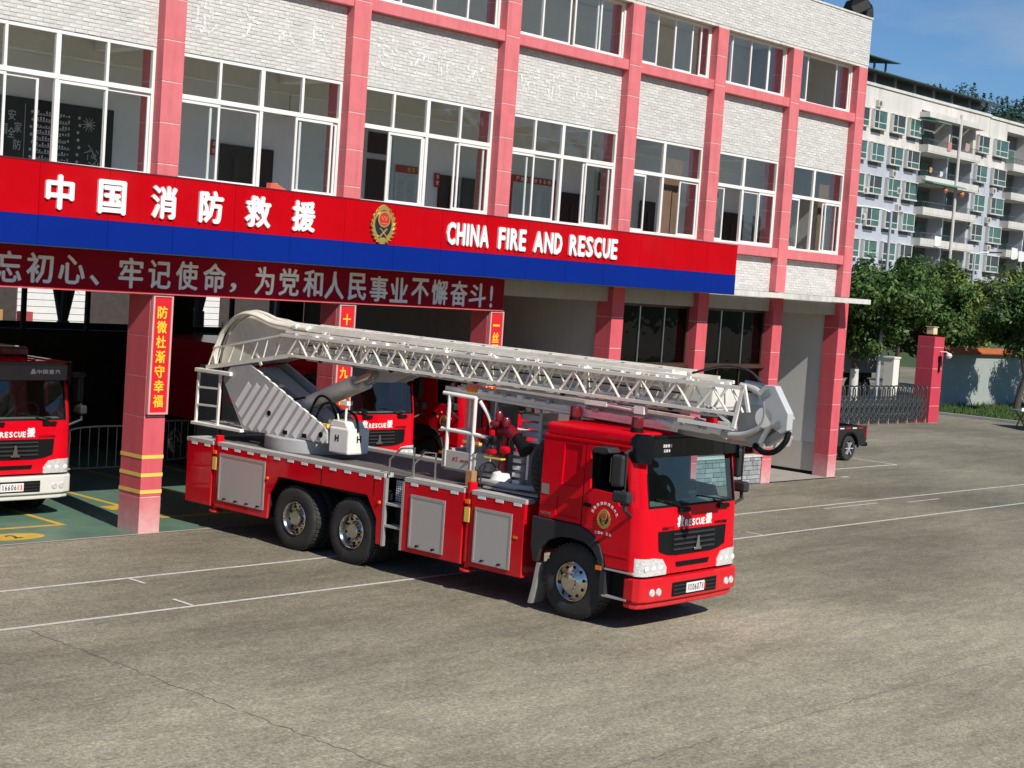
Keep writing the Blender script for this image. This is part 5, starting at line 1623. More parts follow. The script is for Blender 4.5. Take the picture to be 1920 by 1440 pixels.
def parked(name, label, x_near, y_front, plate, bumper, zh=2.9, vis_logo=False):
    r = empty(name, (x_near, y_front + 1.28, 0), rad(-90), label=label, cat='fire truck', group='fire trucks parked in the bays')
    cab(r, bumper, plate, door_text='消防救援', visor=m_visor_g, beacons=False)
    wheel(r, 0, .03, -1); wheel(r, 0, 2.42, 1)
    wheel(r, -4.4, .03, -1, True, False); wheel(r, -4.4, 2.42, 1, True, False)
    for y0 in (.82, 1.55):
        MB().box(-6.2, .9, y0, y0 + .09, .78, 1.06).build('chassis_rail', m_chassis, r)
    MB().box(-6.3, -.8, .02, 2.43, 1.1, zh).build('body', m_red, r, bevel=.02)
    MB().box(-3.6, -.85, .02, 2.43, .5, 1.1).build('locker', m_red, r, bevel=.02)
    for k in range(3):
        MB().box(-3.5 + k * .9, -2.7 + k * .9, -.004, .02, .6, 2.4).build('roller_shutter', m_shutter, r)
    MB().box(-.3, .1, .35, 2.1, 2.77, 2.95).build('light_bar', m_dred, r, bevel=.04)
    if vis_logo:
        MB().prism([(-.05, 0), (.05, 0), (.05, .02), (.02, .09), (-.02, .09), (-.05, .02)], 'x', 0, .006).build('maker_mark', m_film, r).location = (fx(1.3, 2.6) + .102, 1.60, 2.55)
        for k, ch in enumerate('中国重汽'):
            letter(ch, m_film, r, (fx(1.8, 2.6) + .104, 1.72 + k * .12, 2.59), .10, .075, .004, rz=rad(90), bold=.04)
    return r


parked('fire_engine', 'red fire engine with white bumper parked in the leftmost bay', 12.55, 2.0, 'X6606应急', m_white_bumper, vis_logo=True)
parked('fire_engine', 'red fire engine behind the ladder boom with only windscreen and grille showing', 20.95, 1.95, 'X6608应急', m_red)
parked('fire_engine', 'red fire engine deepest in shade right of the boom with round door emblem', 24.42, 1.55, 'X6609应急', m_red, zh=2.7)

# ------------------------------------------------------------------ verge, kerb, compound wall
m_grass = M('short_grass', (.055, .105, .020), .9, var=.35, scale=6)
m_soil = M('verge_soil_and_turf', (.06, .085, .025), .95, var=.35, scale=5)
m_kerb = M('kerb_concrete', (.40, .39, .37), .85, var=.12)
MB().box(66.15, 120, -40, 14.6, 0, .11).build('verge', m_soil, kind='structure')
MB().box(66.0, 66.15, -40, 14.6, 0, .13).build('kerb', m_kerb, kind='structure', bevel=.01)
MB().box(66.0, 66.5, 14.6, 22, 0, .12).build('kerb', m_kerb, kind='structure')
rs = random.Random(5)
gb = MB()
for k in range(9000):
    x = 66.2 + rs.random() ** 1.6 * 14; y = rs.uniform(4, 14.5)
    h_ = rs.uniform(.06, .22) * (1.6 if y > 14 else 1); a = rs.random() * 6.28; d = rs.uniform(.01, .03)
    lx, ly = rs.uniform(-.08, .08), rs.uniform(-.08, .08)
    gb.add([(x - d * math.cos(a), y - d * math.sin(a), .11), (x + d * math.cos(a), y + d * math.sin(a), .11), (x + lx, y + ly, .11 + h_)], [(0, 1, 2)])
gme = bpy.data.meshes.new('grass'); gme.from_pydata(gb.v, [], gb.f)
put('grass', gme, m_grass, label='short green grass strip along the compound wall', cat='grass', kind='stuff')

m_gwall = M('pale_green_grey_tile', (.36, .40, .375), .6, var=.08, scale=2, dirt=.25, dirtcol=(.25, .27, .25))
cw = empty('compound_wall', (80, 14.7, 0), label='pale green-grey tiled boundary wall with orange roof-tile coping', cat='wall')
MB().box(-9.5, 40, 0, .25, 0, 2.72).build('wall', m_gwall, cw)
tl = MB()
for r in range(21):
    z = .14 + r * .125
    tl.box(-9.5, 40, -.006, -.0005, z - .11, z)
tl.build('tile_course', m_gwall, cw, kind='stuff')
MB().prism([(-.25, 2.721), (.5, 2.721), (.125, 2.98)], 'x', -9.5, 40).build('coping', M('terracotta', (.52, .15, .05), .7, var=.2), cw)
ct = MB()
for k in range(200):
    x = -9.4 + k * .24
    ct.tube([(x, -.28, 2.735), (x, .125, 3.0)], .055, 6)
ct.build('coping_tile', MATS['terracotta'], cw, kind='stuff')

# ------------------------------------------------------------------ gate pillar, camera, sliding gate
gp = empty('gate_pillar', (60.72, 10.1, 0), label='tall red tiled gate pillar with cream lamp on top beside folding gate', cat='pillar')
MB().box(-.418, .418, -.388, .388, 0, 3.62).build('core', m_grout, gp)
m_gpred = M('gate_pillar_red_tile', (.55, .045, .075), .6, var=.1, scale=2)
for z0, z1 in ((0, .72), (.72, 1.50), (1.50, 2.30), (2.30, 3.22), (3.22, 3.66)):
    MB().box(-.425, .425, -.395, .395, z0 + .008, z1 - .008).build('tile_course', m_gpred, gp, bevel=.008)
MB().box(-.16, .16, -.16, .16, 3.66, 3.74).build('lamp_base', m_black, gp)
MB().box(-.17, .17, -.17, .17, 3.74, 4.05).build('lamp', M('cream_lamp_glass', (.70, .60, .34), .4), gp, bevel=.03)
MB().box(-.20, .20, -.20, .20, 4.05, 4.08).build('lamp_cap', M('cream_lamp_cap', (.6, .55, .4), .5), gp)
cc = empty('security_camera', (60.85, 9.70, 2.9), label='white dome camera on bracket fixed to the red gate pillar', cat='camera')
MB().tube([(0, 0, .12), (0, -.25, .14), (.05, -.38, .08)], .03, 8).build('bracket', m_whitept, cc, smooth=True)
MB().lathe([(0, .1), (.08, .09), (.13, .02), (.13, -.02)], (.05, -.38, 0), 'z', 16).build('housing', m_whitept, cc, smooth=True)
MB().lathe([(.12, -.02), (.10, -.09), (.05, -.13), (0, -.14)], (.05, -.38, 0), 'z', 16).build('dome', m_whitept, cc, smooth=True)
MB().box(-.1, -.02, -.06, -.002, -.75, -.2).box(-.15, .0, -.1, -.002, -.25, -.05).build('junction_box', m_black, cc)

m_gate = M('grey_steel_tube', (.075, .085, .09), .45, metal=.4, var=.15)
sg = empty('folding_gate', (55.5, 9.92, 0), label='grey steel accordion gate drawn across the compound entrance', cat='gate')
pm = MB()
for y in (-.16, .16):
    pm.tube([(0, y, .10), (0, y, 1.42), (0, y * .7, 1.53), (0, 0, 1.56)], .03, 6)
pm = pm.mesh('post'); pm.materials.append(m_gate)
lm = MB()
GAPX = .385
for y in (-.16, .16):
    for z0, z1 in ((.22, .62), (.62, 1.02)):
        lm.bar((.02, y - .012, z0), (GAPX - .02, y - .012, z1), .02, .065); lm.bar((.02, y + .012, z1), (GAPX - .02, y + .012, z0), .02, .065)
    lm.bar((.02, y - .012, 1.02), (GAPX * .5, y - .012, 1.20), .012, .03); lm.bar((GAPX - .02, y + .012, 1.02), (GAPX * .5, y + .012, 1.20), .012, .03)
lm.bar((GAPX * .5, -.16, .62), (GAPX * .5, .16, .62), .03, .03)
lm = lm.mesh('lattice'); lm.materials.append(m_gate)
fm = MB().prism([(-.05, .0), (.05, .0), (.03, .12), (.0, .24), (-.03, .12)], 'y', -.2, -.12).mesh('foot'); fm.materials.append(M('rusty_foot', (.30, .20, .16), .7))
for k in range(27):
    x = -5.4 + k * GAPX
    o = put('post', pm, None, sg); o.location = (x, 0, 0)
    if k < 26:
        o = put('lattice', lm, None, sg); o.location = (x, 0, 0)
    if k % 2 == 0:
        o = put('foot', fm, None, sg); o.location = (x, 0, 0)

# ------------------------------------------------------------------ trees
m_bark = M('grey_brown_bark', (.085, .065, .048), .95, var=.3, scale=8, bump=.6, bscale=25)
m_lime = M('whitewashed_bark', (.60, .58, .53), .9, var=.15, scale=8)
LEAF = {}


def leafmat(key, col):
    if key in LEAF: return LEAF[key]
    m = bpy.data.materials.new('leaf_' + key)
    m.use_nodes = True
    t = m.node_tree; b = t.nodes['Principled BSDF']
    b.inputs['Roughness'].default_value = .5
    b.inputs['Specular IOR Level'].default_value = .35
    g = t.nodes.new('ShaderNodeNewGeometry')
    cr_ = t.nodes.new('ShaderNodeValToRGB')
    e = cr_.color_ramp.elements
    e[0].color = (*[c * .45 for c in col], 1); e[1].color = (*[min(1, c * 2.1) for c in col], 1)
    t.links.new(g.outputs['Random Per Island'], cr_.inputs[0]); t.links.new(cr_.outputs[0], b.inputs['Base Color'])
    tr = t.nodes.new('ShaderNodeBsdfTranslucent'); mx = t.nodes.new('ShaderNodeMixShader'); mx.inputs[0].default_value = .25
    t.links.new(cr_.outputs[0], tr.inputs[0]); t.links.new(b.outputs[0], mx.inputs[1]); t.links.new(tr.outputs[0], mx.inputs[2])
    t.links.new(mx.outputs[0], t.nodes['Material Output'].inputs[0])
    LEAF[key] = m
    return m


def tree(name, label, loc, hgt, rx, rz, zc, leaf, n, seed, key='green', col=(.05, .10, .02), lime=0., fork=None, bare=False, group=None, lean=(0, 0)):
    r = random.Random(seed)
    t = empty(name, loc, label=label, cat='tree', group=group)
    fork = fork or zc - rz * .75
    tk = MB()
    pts = [(0, 0, 0), (lean[0] * .3, lean[1] * .3, fork * .5), (lean[0], lean[1], fork)]
    tk.tube(pts, [.17 * hgt / 6, .13 * hgt / 6, .11 * hgt / 6], 9)
    ends = []
    for k in range(7):
        a = k * 2.4 + r.random(); rr = rx * r.uniform(.3, .7)
        e_ = (lean[0] + rr * math.cos(a), lean[1] + rr * math.sin(a), zc + rz * r.uniform(-.3, .6))
        m_ = (lean[0] + rr * .35 * math.cos(a), lean[1] + rr * .35 * math.sin(a), fork + (e_[2] - fork) * .5)
        tk.tube([(lean[0], lean[1], fork - .1), m_, e_], [.07 * hgt / 6, .045 * hgt / 6, .012], 6)
        ends.append(e_)
        for q in range(2):
            b2 = (m_[0] + r.uniform(-.7, .7), m_[1] + r.uniform(-.7, .7), m_[2] + r.uniform(.3, .9))
            tk.tube([m_, b2], [.025, .008], 5)
    tk.build('trunk', m_bark, t, smooth=True)
    if lime:
        MB().tube([(0, 0, 0), (lean[0] * .3 * lime / (fork * .5), lean[1] * .3 * lime / (fork * .5), lime)], [.18 * hgt / 6, .165 * hgt / 6], 10).build('limewash', m_lime, t, smooth=True)
    # crown: clumps of leaves on an uneven shell and inside it
    clumps = []
    for k in range(70 if not bare else 10):
        while True:
            u = Vector((r.uniform(-1, 1), r.uniform(-1, 1), r.uniform(-1, 1)))
            if .45 < u.length < 1: break
        f = r.uniform(.6, 1.22)
        clumps.append((Vector((lean[0] + u.x * rx * f, lean[1] + u.y * rx * f, zc + u.z * rz * f)), r.uniform(.3, 1.0) * rx * .36))
    V = []; F = []
    for k in range(n):
        c, cr2 = clumps[int(r.random() * len(clumps))]
        d = Vector((r.gauss(0, 1), r.gauss(0, 1), r.gauss(0, .8)))
        d = d.normalized() * cr2 * (r.random() ** .45)
        p = c + d
        nrm = (d.normalized() + Vector((r.uniform(-.6, .6), r.uniform(-.6, .6), r.uniform(-.1, .9)))).normalized()
        a = nrm.orthogonal().normalized(); b = nrm.cross(a)
        th = r.random() * 6.28
        a, b = a * math.cos(th) + b * math.sin(th), b * math.cos(th) - a * math.sin(th)
        L_ = leaf * r.uniform(.7, 1.3); W_ = L_ * .42
        k0 = len(V)
        V += [p - a * L_, p + b * W_ + nrm * -.02, p + a * L_ - nrm * .06 * L_, p - b * W_]
        F.append((k0, k0 + 1, k0 + 2, k0 + 3))
    me = bpy.data.meshes.new('crown'); me.from_pydata(V, [], F)
    put('crown', me, leafmat(key, col), t)
    return t


tree('street_tree', 'leafy street tree with whitewashed trunk base beyond the folding gate', (66.6, 17.2, 0), 7.4, 3.0, 2.2, 4.7, .15, 17000, 1, 'a', (.056, .104, .022), lime=1.7, fork=2.9, group='street trees beyond the gate')
tree('street_tree', 'broad leafy tree behind the gate pillar, left of the bright yellow-green crown', (72.4, 18.2, 0), 7.2, 3.3, 2.0, 4.6, .15, 18000, 2, 'a', (.056, .104, .022), fork=2.9, group='street trees beyond the gate')
tree('street_tree', 'bright yellow-green tree standing behind the compound wall', (77.2, 18.0, 0), 7.2, 3.0, 2.0, 4.7, .15, 16000, 3, 'b', (.095, .14, .024), fork=3.0, group='street trees beyond the gate')
tree('courtyard_tree', 'dark round tree with forked trunk in grass before the compound wall', (71.0, 10.9, .1), 6.6, 2.1, 2.0, 4.75, .12, 19000, 4, 'c', (.042, .085, .02), fork=1.7, lean=(.25, -.2))
tree('courtyard_tree', 'dark tree at right edge whose shadow falls beside the forked tree', (77.5, 9.6, .1), 7.0, 2.3, 2.1, 5.0, .12, 11000, 6, 'c', (.042, .085, .02), fork=1.9)
tree('street_tree', 'low tree peeking above the canopy under the apartment balconies', (90, 25, 0), 8.5, 2.0, 1.6, 6.4, .16, 5000, 7, 'd', (.075, .12, .03), fork=4.5, group='street trees beyond the gate')
tree('street_tree', 'far leafy tree behind the dark courtyard tree', (88.5, 19.5, 0), 7.6, 3.0, 1.9, 5.3, .16, 8000, 8, 'b', (.085, .135, .02), fork=3.0, group='street trees beyond the gate')

# white gate post, lorry, lamps, table
wpz = empty('white_post', (69.9, 17.1, 0), label='square white post between the street trees beyond the gate', cat='post')
MB().box(-.28, .28, -.28, .28, 0, 2.25).build('shaft', m_whitept, wpz, bevel=.01)
MB().box(-.32, .32, -.32, .32, 2.25, 2.34).build('cap', m_whitept, wpz, bevel=.01)
m_trl = M('grey_white_trailer', (.42, .43, .44), .6, var=.1)
lo = empty('lorry_trailer', (69.5, 20.6, 0), label='grey-white lorry trailer parked in tree shade behind the gate', cat='lorry')
MB().box(-7, 5, -.2, 2.2, 1.25, 3.7).build('cargo_box', m_trl, lo, bevel=.02)
for k in range(24):
    MB().box(-6.9 + k * .5, -6.65 + k * .5, -.24, -.2, 1.3, 3.6).build('side_rib', m_trl, lo)
MB().box(-6.8, 4.9, .2, 1.8, .95, 1.24).build('chassis', m_chassis, lo)
for x in (-5.2, -4.0, 2.4, 3.6):
    for y in (-.1, 1.9):
        wq = empty('wheel', (x, y, .5)); wq.parent = lo
        MB().lathe([(.26, 0), (.48, 0), (.5, .05), (.5, .25), (.48, .3), (.26, .3)], (0, -.15, 0), 'y', 20).build('tyre', m_rubber, wq)
        MB().lathe([(0, .05), (.2, .04), (.26, 0)], (0, -.15, 0), 'y', 16).build('rim', m_trl, wq)
m_pole = M('pale_galvanised', (.50, .53, .56), .45, metal=.3, var=.06)
for (x, y, h_, ax, ay, lab) in ((67.0, 16.15, 9.35, -.75, .75, 'pale street lamp with left-pointing head in front of apartment windows'), (83.7, 20.2, 8.2, .62, -.55, 'thin street lamp with right-pointing head before right apartment block')):
    sl_ = empty('street_lamp', (x, y, 0), label=lab, cat='street lamp')
    MB().tube([(0, 0, 0), (0, 0, h_ * .5), (0, 0, h_)], [.10, .085, .06], 10).build('pole', m_pole, sl_, smooth=True)
    MB().tube([(0, 0, h_ - .05), (ax * .5, ay * .5, h_ + .1), (ax, ay, h_ + .12)], .035, 8).build('arm', m_pole, sl_, smooth=True)
    MB().bar((ax, ay, h_ + .12), (ax * 1.9, ay * 1.9, h_ + .16), .26, .09).build('lamp_head', m_dgrey if ax > 0 else m_pole, sl_, bevel=.02)
tb = empty('table_tennis_table', (63.6, 6.3, 0), rad(52), label='blue-green table tennis table at the right edge of the yard', cat='table')
m_tt = M('blue_green_table_top', (.10, .22, .24), .4, var=.05)
MB().box(-1.37, -.004, -.76, .76, .73, .765).build('top', m_tt, tb)
MB().box(.004, 1.37, -.76, .76, .73, .765).build('top', m_tt, tb)
MB().box(-.006, .006, -.86, .86, .766, .91).build('net', m_film, tb)
m_ttl = M('ochre_tube', (.30, .16, .05), .5)
for sx in (-1, 1):
    for y in (-.55, .55):
        MB().tube([(sx * .15, y, .02), (sx * .5, y, .30), (sx * 1.15, y, .72)], .03, 8).tube([(sx * 1.0, y, .02), (sx * .75, y, .32), (sx * .3, y, .72)], .03, 8).build('leg', m_ttl, tb, smooth=True)
    MB().tube([(sx * .5, -.55, .30), (sx * .5, .55, .30)], .02, 6).build('cross_tube', m_ttl, tb)

# ------------------------------------------------------------------ pickup behind the last column
m_nav = M('black_navy_paint', (.008, .010, .013), .25, coat=.5, var=.05)
pk = empty('pickup_truck', (39.8, 2.30, 0), label='dark pickup parked behind the last pillar, only bed and rear wheel showing', cat='pickup')
arch = [(1.94 + .46 * math.cos(a), .40 + .46 * math.sin(a)) for a in [math.pi * k / 10 for k in range(11)]]
bedp = [(.62, .50), (.62, 1.10), (2.88, 1.06), (2.90, .62), (2.80, .46)] + [(x, max(z, .46)) for x, z in arch]
for y0, y1 in ((0, .06), (1.70, 1.76)):
    MB().prism(bedp, 'y', y0, y1).build('bed_side', m_nav, pk, bevel=.012)
MB().box(.65, 2.82, .07, 1.69, .62, .68).build('bed_floor', m_black, pk)
MB().box(2.80, 2.87, .07, 1.69, .55, 1.05).build('tailgate', m_nav, pk, bevel=.015)
MB().box(2.80, 3.02, .02, 1.74, .42, .54).build('rear_bumper', m_black, pk, bevel=.02)
for y in (-.005, 1.70):
    MB().box(2.84, 2.91, y, y + .065, .70, 1.02).build('tail_lamp', m_red, pk, bevel=.008)
MB().prism([(.58, .42), (.58, 1.12), (.42, 1.72), (-1.25, 1.75), (-1.95, 1.12), (-3.1, 1.02), (-3.35, .80), (-3.35, .42)], 'y', .02, 1.74).build('cab', m_nav, pk, bevel=.05)
MB().prism([(.50, 1.15), (.36, 1.64), (-.35, 1.66), (-.35, 1.15)], 'y', .012, .02).build('side_window', m_visor, pk)
for k in range(5):
    MB().box(.95 + k * .36, 1.19 + k * .36, -.005, .001, .985, 1.02).build('reflective_tape', m_film if k % 2 else m_red, pk)
fl_ = MB()
for k in range(10):
    a0, a1 = math.pi * k / 10, math.pi * (k + 1) / 10
    fl_.bar((1.94 + .47 * math.cos(a0), .0, .40 + .47 * math.sin(a0)), (1.94 + .47 * math.cos(a1), .0, .40 + .47 * math.sin(a1)), .05, .05, (0, 1, 0))
fl_.build('wheel_flare', m_black, pk)
for x in (1.94, -2.35):
    for y in (.02, 1.74):
        s_ = 1 if y < 1 else -1
        wq = empty('wheel', (x, y, .38)); wq.parent = pk
        MB().lathe([(.24, 0), (.34, -.005 * s_), (.375, .03 * s_), (.38, .1 * s_), (.375, .19 * s_), (.34, .22 * s_), (.24, .22 * s_)], (0, 0, 0), 'y', 28).build('tyre', m_rubber, wq, smooth=True)
        MB().lathe([(.24, .06 * s_), (.235, .0), (.22, .01 * s_), (.21, .08 * s_), (0, .09 * s_)], (0, 0, 0), 'y', 24).build('rim', m_dgrey, wq, smooth=True)
        for q in range(6):
            a = q * math.pi / 3
            MB().bar((0, .03 * s_, 0), (.21 * math.cos(a), .01 * s_, .21 * math.sin(a)), .03, .075, (0, 1, 0)).build('spoke', m_trl, wq)

# ------------------------------------------------------------------ apartment blocks behind the trees
m_awhite = M('weathered_white_render', (.62, .60, .56), .9, var=.10, scale=.35, dirt=.5, dirtcol=(.40, .37, .33))
m_ablue = M('pale_blue_grey_render', (.43, .46, .52), .9, var=.08, scale=.35, dirt=.4, dirtcol=(.34, .36, .42))
m_agreen = M('green_window_glass', (.06, .12, .095), .12, var=.35, scale=1.5, coat=.5)
m_adark = M('dark_window_opening', (.045, .05, .05), .25, var=.4)
m_awf = M('white_window_frame', (.62, .66, .58), .5)
m_louv = M('grey_louvre', (.14, .14, .15), .7)
m_rail = M('grey_railing', (.10, .11, .11), .5)
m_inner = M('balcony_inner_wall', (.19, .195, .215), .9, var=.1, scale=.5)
m_sheet = M('dark_green_roof_sheet', (.035, .055, .045), .5, var=.2, scale=.8)


streaks(m_awhite, .25, .8); streaks(m_ablue, .18, .8)


def apartment(name, label, x0, x1, ztop, wincols, balcs, roofshed):
    X0 = (x0 + x1) / 2
    r = empty(name, (X0, 54, 0), label=label, cat='apartment building')
    g = lambda x: x - X0
    # wall pieces around the balcony recesses
    xs = [x0] + [v for a, b_ in balcs for v in (a, b_)] + [x1]
    xs = sorted(set(xs))
    i = 0
    for a, b_ in zip(xs[:-1], xs[1:]):
        rec = any(abs(a - p) < .01 for p, q in balcs)
        if rec:
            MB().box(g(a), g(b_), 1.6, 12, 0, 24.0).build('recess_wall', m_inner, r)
            MB().box(g(a), g(b_), 0, 12, 24.0, ztop).build('wall', m_awhite, r)
        else:
            MB().box(g(a), g(b_), 0, 12, 0, 19.85).build('wall', m_ablue, r)
            MB().box(g(a), g(b_), -.02, 12, 19.85, ztop).build('wall', m_awhite, r)
    for xw, ww in wincols:
        for fl in range(1, 7):
            z0 = 21.25 - (fl - 1) * 2.985
            if z0 < 5: continue
            wf = MB()
            for a, b_, c_, d_ in ((0, ww, -.12, 0), (0, ww, 1.58, 1.68)):
                wf.box(g(xw) + a - .08, g(xw) + b_ + .08, -.40, .0, z0 + c_, z0 + d_)
            for a in (-.08, ww):
                wf.box(g(xw) + a, g(xw) + a + .08, -.30, -.001, z0 - .001, z0 + 1.581)
            w_ = wf.build('window', m_awhite, r)
            for a in (0, ww * .34, ww - .09):
                MB().box(g(xw) + a, g(xw) + a + .09, -.36, -.28, z0, z0 + 1.58).build('frame', m_awf, w_)
            MB().box(g(xw) + .09, g(xw) + ww - .09, -.345, -.29, z0 + .48, z0 + .55).build('frame', m_awf, w_)
            k = (int(xw * 7) + fl) % 3
            MB().box(g(xw) + .09, g(xw) + ww * .34, -.33, -.30, z0, z0 + 1.58).build('pane', m_adark if k else m_agreen, w_)
            MB().box(g(xw) + ww * .34 + .09, g(xw) + ww - .09, -.33, -.30, z0 + .55, z0 + 1.58).build('pane', m_agreen if k != 1 else m_adark, w_)
            MB().box(g(xw) + ww * .34 + .09, g(xw) + ww - .09, -.33, -.30, z0, z0 + .48).build('pane', m_agreen, w_)
            MB().box(g(xw) - .0, g(xw) + .06, -.33, .0, z0, z0 + 1.58).build('frame', m_adark, w_)
            MB().box(g(xw) + .1, g(xw) + ww * .75, -.04, .02, z0 - .62, z0 - .16).build('louvre', m_louv, w_)
    for bi, (a, b_) in enumerate(balcs):
        for fl in range(0, 6):
            f = 20.05 - fl * 2.985
            if f < 4: continue
            bl = MB().box(g(a), g(b_), -1.0, 1.6, f - .12, f + .02).build('balcony', m_awhite, r)
            MB().box(g(a), g(b_), -1.02, -.90, f + .021, f + .62).build('parapet', m_awhite, bl)
            MB().box(g(a) - .0, g(a) + .12, -.90, 0, f + .021, f + .62).build('parapet', m_awhite, bl)
            rl = MB()
            rl.box(g(a), g(b_), -.98, -.94, f + 1.12, f + 1.17)
            n = int((b_ - a) / .33)
            for k in range(n + 1):
                xx = g(a) + (b_ - a) * k / n
                rl.box(xx - .015, xx + .015, -.975, -.945, f + .62, f + 1.12)
            rl.box(g(a), g(a) + .04, -.98, 0, f + 1.12, f + 1.17)
            rl.build('railing', m_rail, bl)
            MB().box(g(a) + .8, g(a) + 1.9, 1.52, 1.6, f + .02, f + 2.2).build('balcony_door', m_adark, bl)
            MB().box(g(b_) - 2.4, g(b_) - .5, 1.50, 1.6, f + .95, f + 2.4).build('balcony_window', m_agreen, bl)
            if (fl + bi) % 2:
                MB().box(g(a) + .15, g(a) + .22, .0, 1.6, f + .03, f + 2.85).build('side_screen', m_ablue, bl)
    MB().box(g(x0) - .1, g(x1) + .1, -.15, 12.1, ztop, ztop + .25).build('parapet_cap', m_awhite, r)
    if roofshed:
        MB().prism([(-.6, ztop + 1.25), (-.6, ztop + 1.35), (9, ztop + 2.0), (9, ztop + 1.9)], 'x', g(x0), g(x1) + 1.2).build('roof_sheet', m_sheet, r)
        for k in range(9):
            xx = g(x0) + .3 + k * (x1 - x0 - .6) / 8
            MB().box(xx - .1, xx + .1, .3, .5, ztop + .25, ztop + 1.3).build('roof_post', m_inner, r)
        MB().box(g(x0), g(x1), 1.2, 1.4, ztop + .25, ztop + 1.4).build('roof_room', m_adark, r)
        MB().prism([(-1.2, ztop + 2.25), (-1.2, ztop + 2.35), (4, ztop + 2.8), (4, ztop + 2.7)], 'x', g(x0) + 3.5, g(x0) + 9.3).build('roof_sheet', m_sheet, r)
        for xx in (g(x0) + 6.2, g(x0) + 8.2):
            MB().box(xx - .08, xx + .08, -.4, -.25, ztop + 1.36, ztop + 2.3).build('roof_post', m_rail, r)
    return r


ap = apartment('apartment_block', 'white and pale blue apartment block with green windows and dark roof sheds', 120.5, 150.6, 25.0, [(121.2, 2.3), (124.3, 2.3), (127.45, 2.3), (130.85, 2.3), (134.0, 2.3), (147.95, 2.35)], [(136.5, 142.3), (142.7, 147.3)], True)
ap2 = apartment('apartment_block', 'apartment block at right edge joined to the one with roof sheds', 150.65, 172, 24.9, [(151.7, 2.8), (166, 2.3)], [(154.6, 160.2), (160.5, 165.5)], False)
X0 = (120.5 + 150.6) / 2
MB().tube([(142.5 - X0, -1.1, 2), (142.5 - X0, -1.1, 24.2)], .16, 8).build('drain_pipe', m_awhite, ap)
MB().box(136.2 - X0, 147.6 - X0, -1.1, 0, 23.25, 23.75).build('top_canopy', m_awhite, ap)
MB().prism([(-2.2, 22.7), (-2.2, 22.78), (0, 23.1), (0, 23.0)], 'x', 135.9 - X0, 138.6 - X0).build('awning', M('green_awning', (.16, .28, .24), .6), ap)
MB().prism([(-2.2, 16.9), (-2.2, 17.0), (-.9, 17.3), (-.9, 17.2)], 'x', 135.9 - X0, 142.6 - X0).build('awning', MATS['green_awning'], ap)
MB().box(120 - X0, 138 - X0, -3.2, 0, 7.6, 7.9).build('ground_awning', M('blue_sheet_awning', (.22, .30, .42), .5), ap)
MB().box(136.3 - X0, 147.6 - X0, -1.15, -.2, 7.1, 8.1).build('balcony_planter', m_awhite, ap)
# air-conditioner units
acm = MB().box(-.42, .42, -.35, 0, -.3, .3).mesh('air_conditioner'); acm.materials.append(M('cream_ac_casing', (.55, .54, .50), .6))
acf = MB().lathe([(0, -.02), (.22, -.02), (.24, 0)], (-.08, -.35, 0), 'y', 12).mesh('fan_grille'); acf.materials.append(m_louv)
for x, z in ((128.4, 23.5), (131.9, 17.4), (133.4, 14.3), (133.0, 15.9), (126.9, 13.0), (127.0, 15.4), (147.4, 13.9), (148.6, 17.3), (152.2, 17.6), (152.0, 11.7), (151.6, 14.5), (136.2, 21.9)):
    o = put('air_conditioner', acm, None, ap if x < 150 else ap2); o.location = (x - (X0 if x < 150 else (150.65 + 172) / 2), -.02, z)
    f_ = put('fan_grille', acf, None, o)
# laundry and small balcony clutter
for x, z, w_, h_, c, lab in ((139.8, 11.6, 1.3, 1.0, (.75, .74, .72), 'white sheet hung on the balcony left of the drain pipe'), (156.4, 11.4, 1.4, 1.2, (.75, .74, .72), 'left of two white sheets on a right apartment block balcony'), (158.2, 11.2, 1.5, 1.1, (.72, .73, .75), 'right of two white sheets on a right apartment block balcony'),
                             (140.6, 20.9, .8, .9, (.5, .22, .2), 'reddish cloth on the top balcony left of the drain pipe'), (137.3, 18.3, .5, .5, (.5, .3, .12), 'small orange-brown cloth on a balcony one below the top'), (139.4, 18.1, .6, .5, (.6, .6, .58), 'small pale cloth on a balcony one below the top'), (144.2, 21.2, .9, .8, (.4, .3, .28), 'dull brown cloth on the top balcony right of the drain pipe')):
    cl = empty('laundry', (x, 52.95, z), label=lab, cat='laundry', group='laundry on the balconies')
    MB().prism([(-w_ / 2, -h_ / 2), (-w_ / 2 + .05, h_ / 2), (w_ / 2, h_ / 2 - .05), (w_ / 2 - .03, -h_ / 2 + .1), (0, -h_ / 2 - .04)], 'y', -.04, .0).build('cloth', M('cloth_%d%d' % (x * 10, z), c, .9), cl)
for x, z, lab in ((139.2, 16.5, 'orange lantern under the balcony left of the drain pipe'), (142.6, 16.4, 'orange lantern hanging right beside the drain pipe')):
    ln = empty('lantern', (x, 52.3, z), label=lab, cat='lantern', group='lanterns on the balconies')
    MB().lathe([(0, .28), (.2, .22), (.3, 0), (.2, -.22), (0, -.28)], (0, 0, 0), 'z', 12).build('globe', M('lantern_orange_red', (.55, .18, .08), .7), ln, smooth=True)
    MB().tube([(0, 0, .26), (0, 0, .62)], .015, 5).build('cord', m_dgrey, ln)
pl = empty('balcony_plants', (139.2, 52.9, 8.1), label='green potted plants crowding the lowest visible apartment balcony', cat='plants')
V = []; F = []
r_ = random.Random(9)
for k in range(900):
    p = Vector((r_.gauss(0, 1.5), r_.uniform(-.3, .4), abs(r_.gauss(.5, .5)))); a = Vector((r_.uniform(-1, 1), r_.uniform(-1, 1), r_.uniform(-1, 1))).normalized(); b = a.orthogonal().normalized()
    V += [p - a * .16, p + b * .07, p + a * .16, p - b * .07]; F.append((4 * k, 4 * k + 1, 4 * k + 2, 4 * k + 3))
me = bpy.data.meshes.new('foliage'); me.from_pydata(V, [], F)
put('foliage', me, leafmat('d', (.075, .12, .03)), pl)
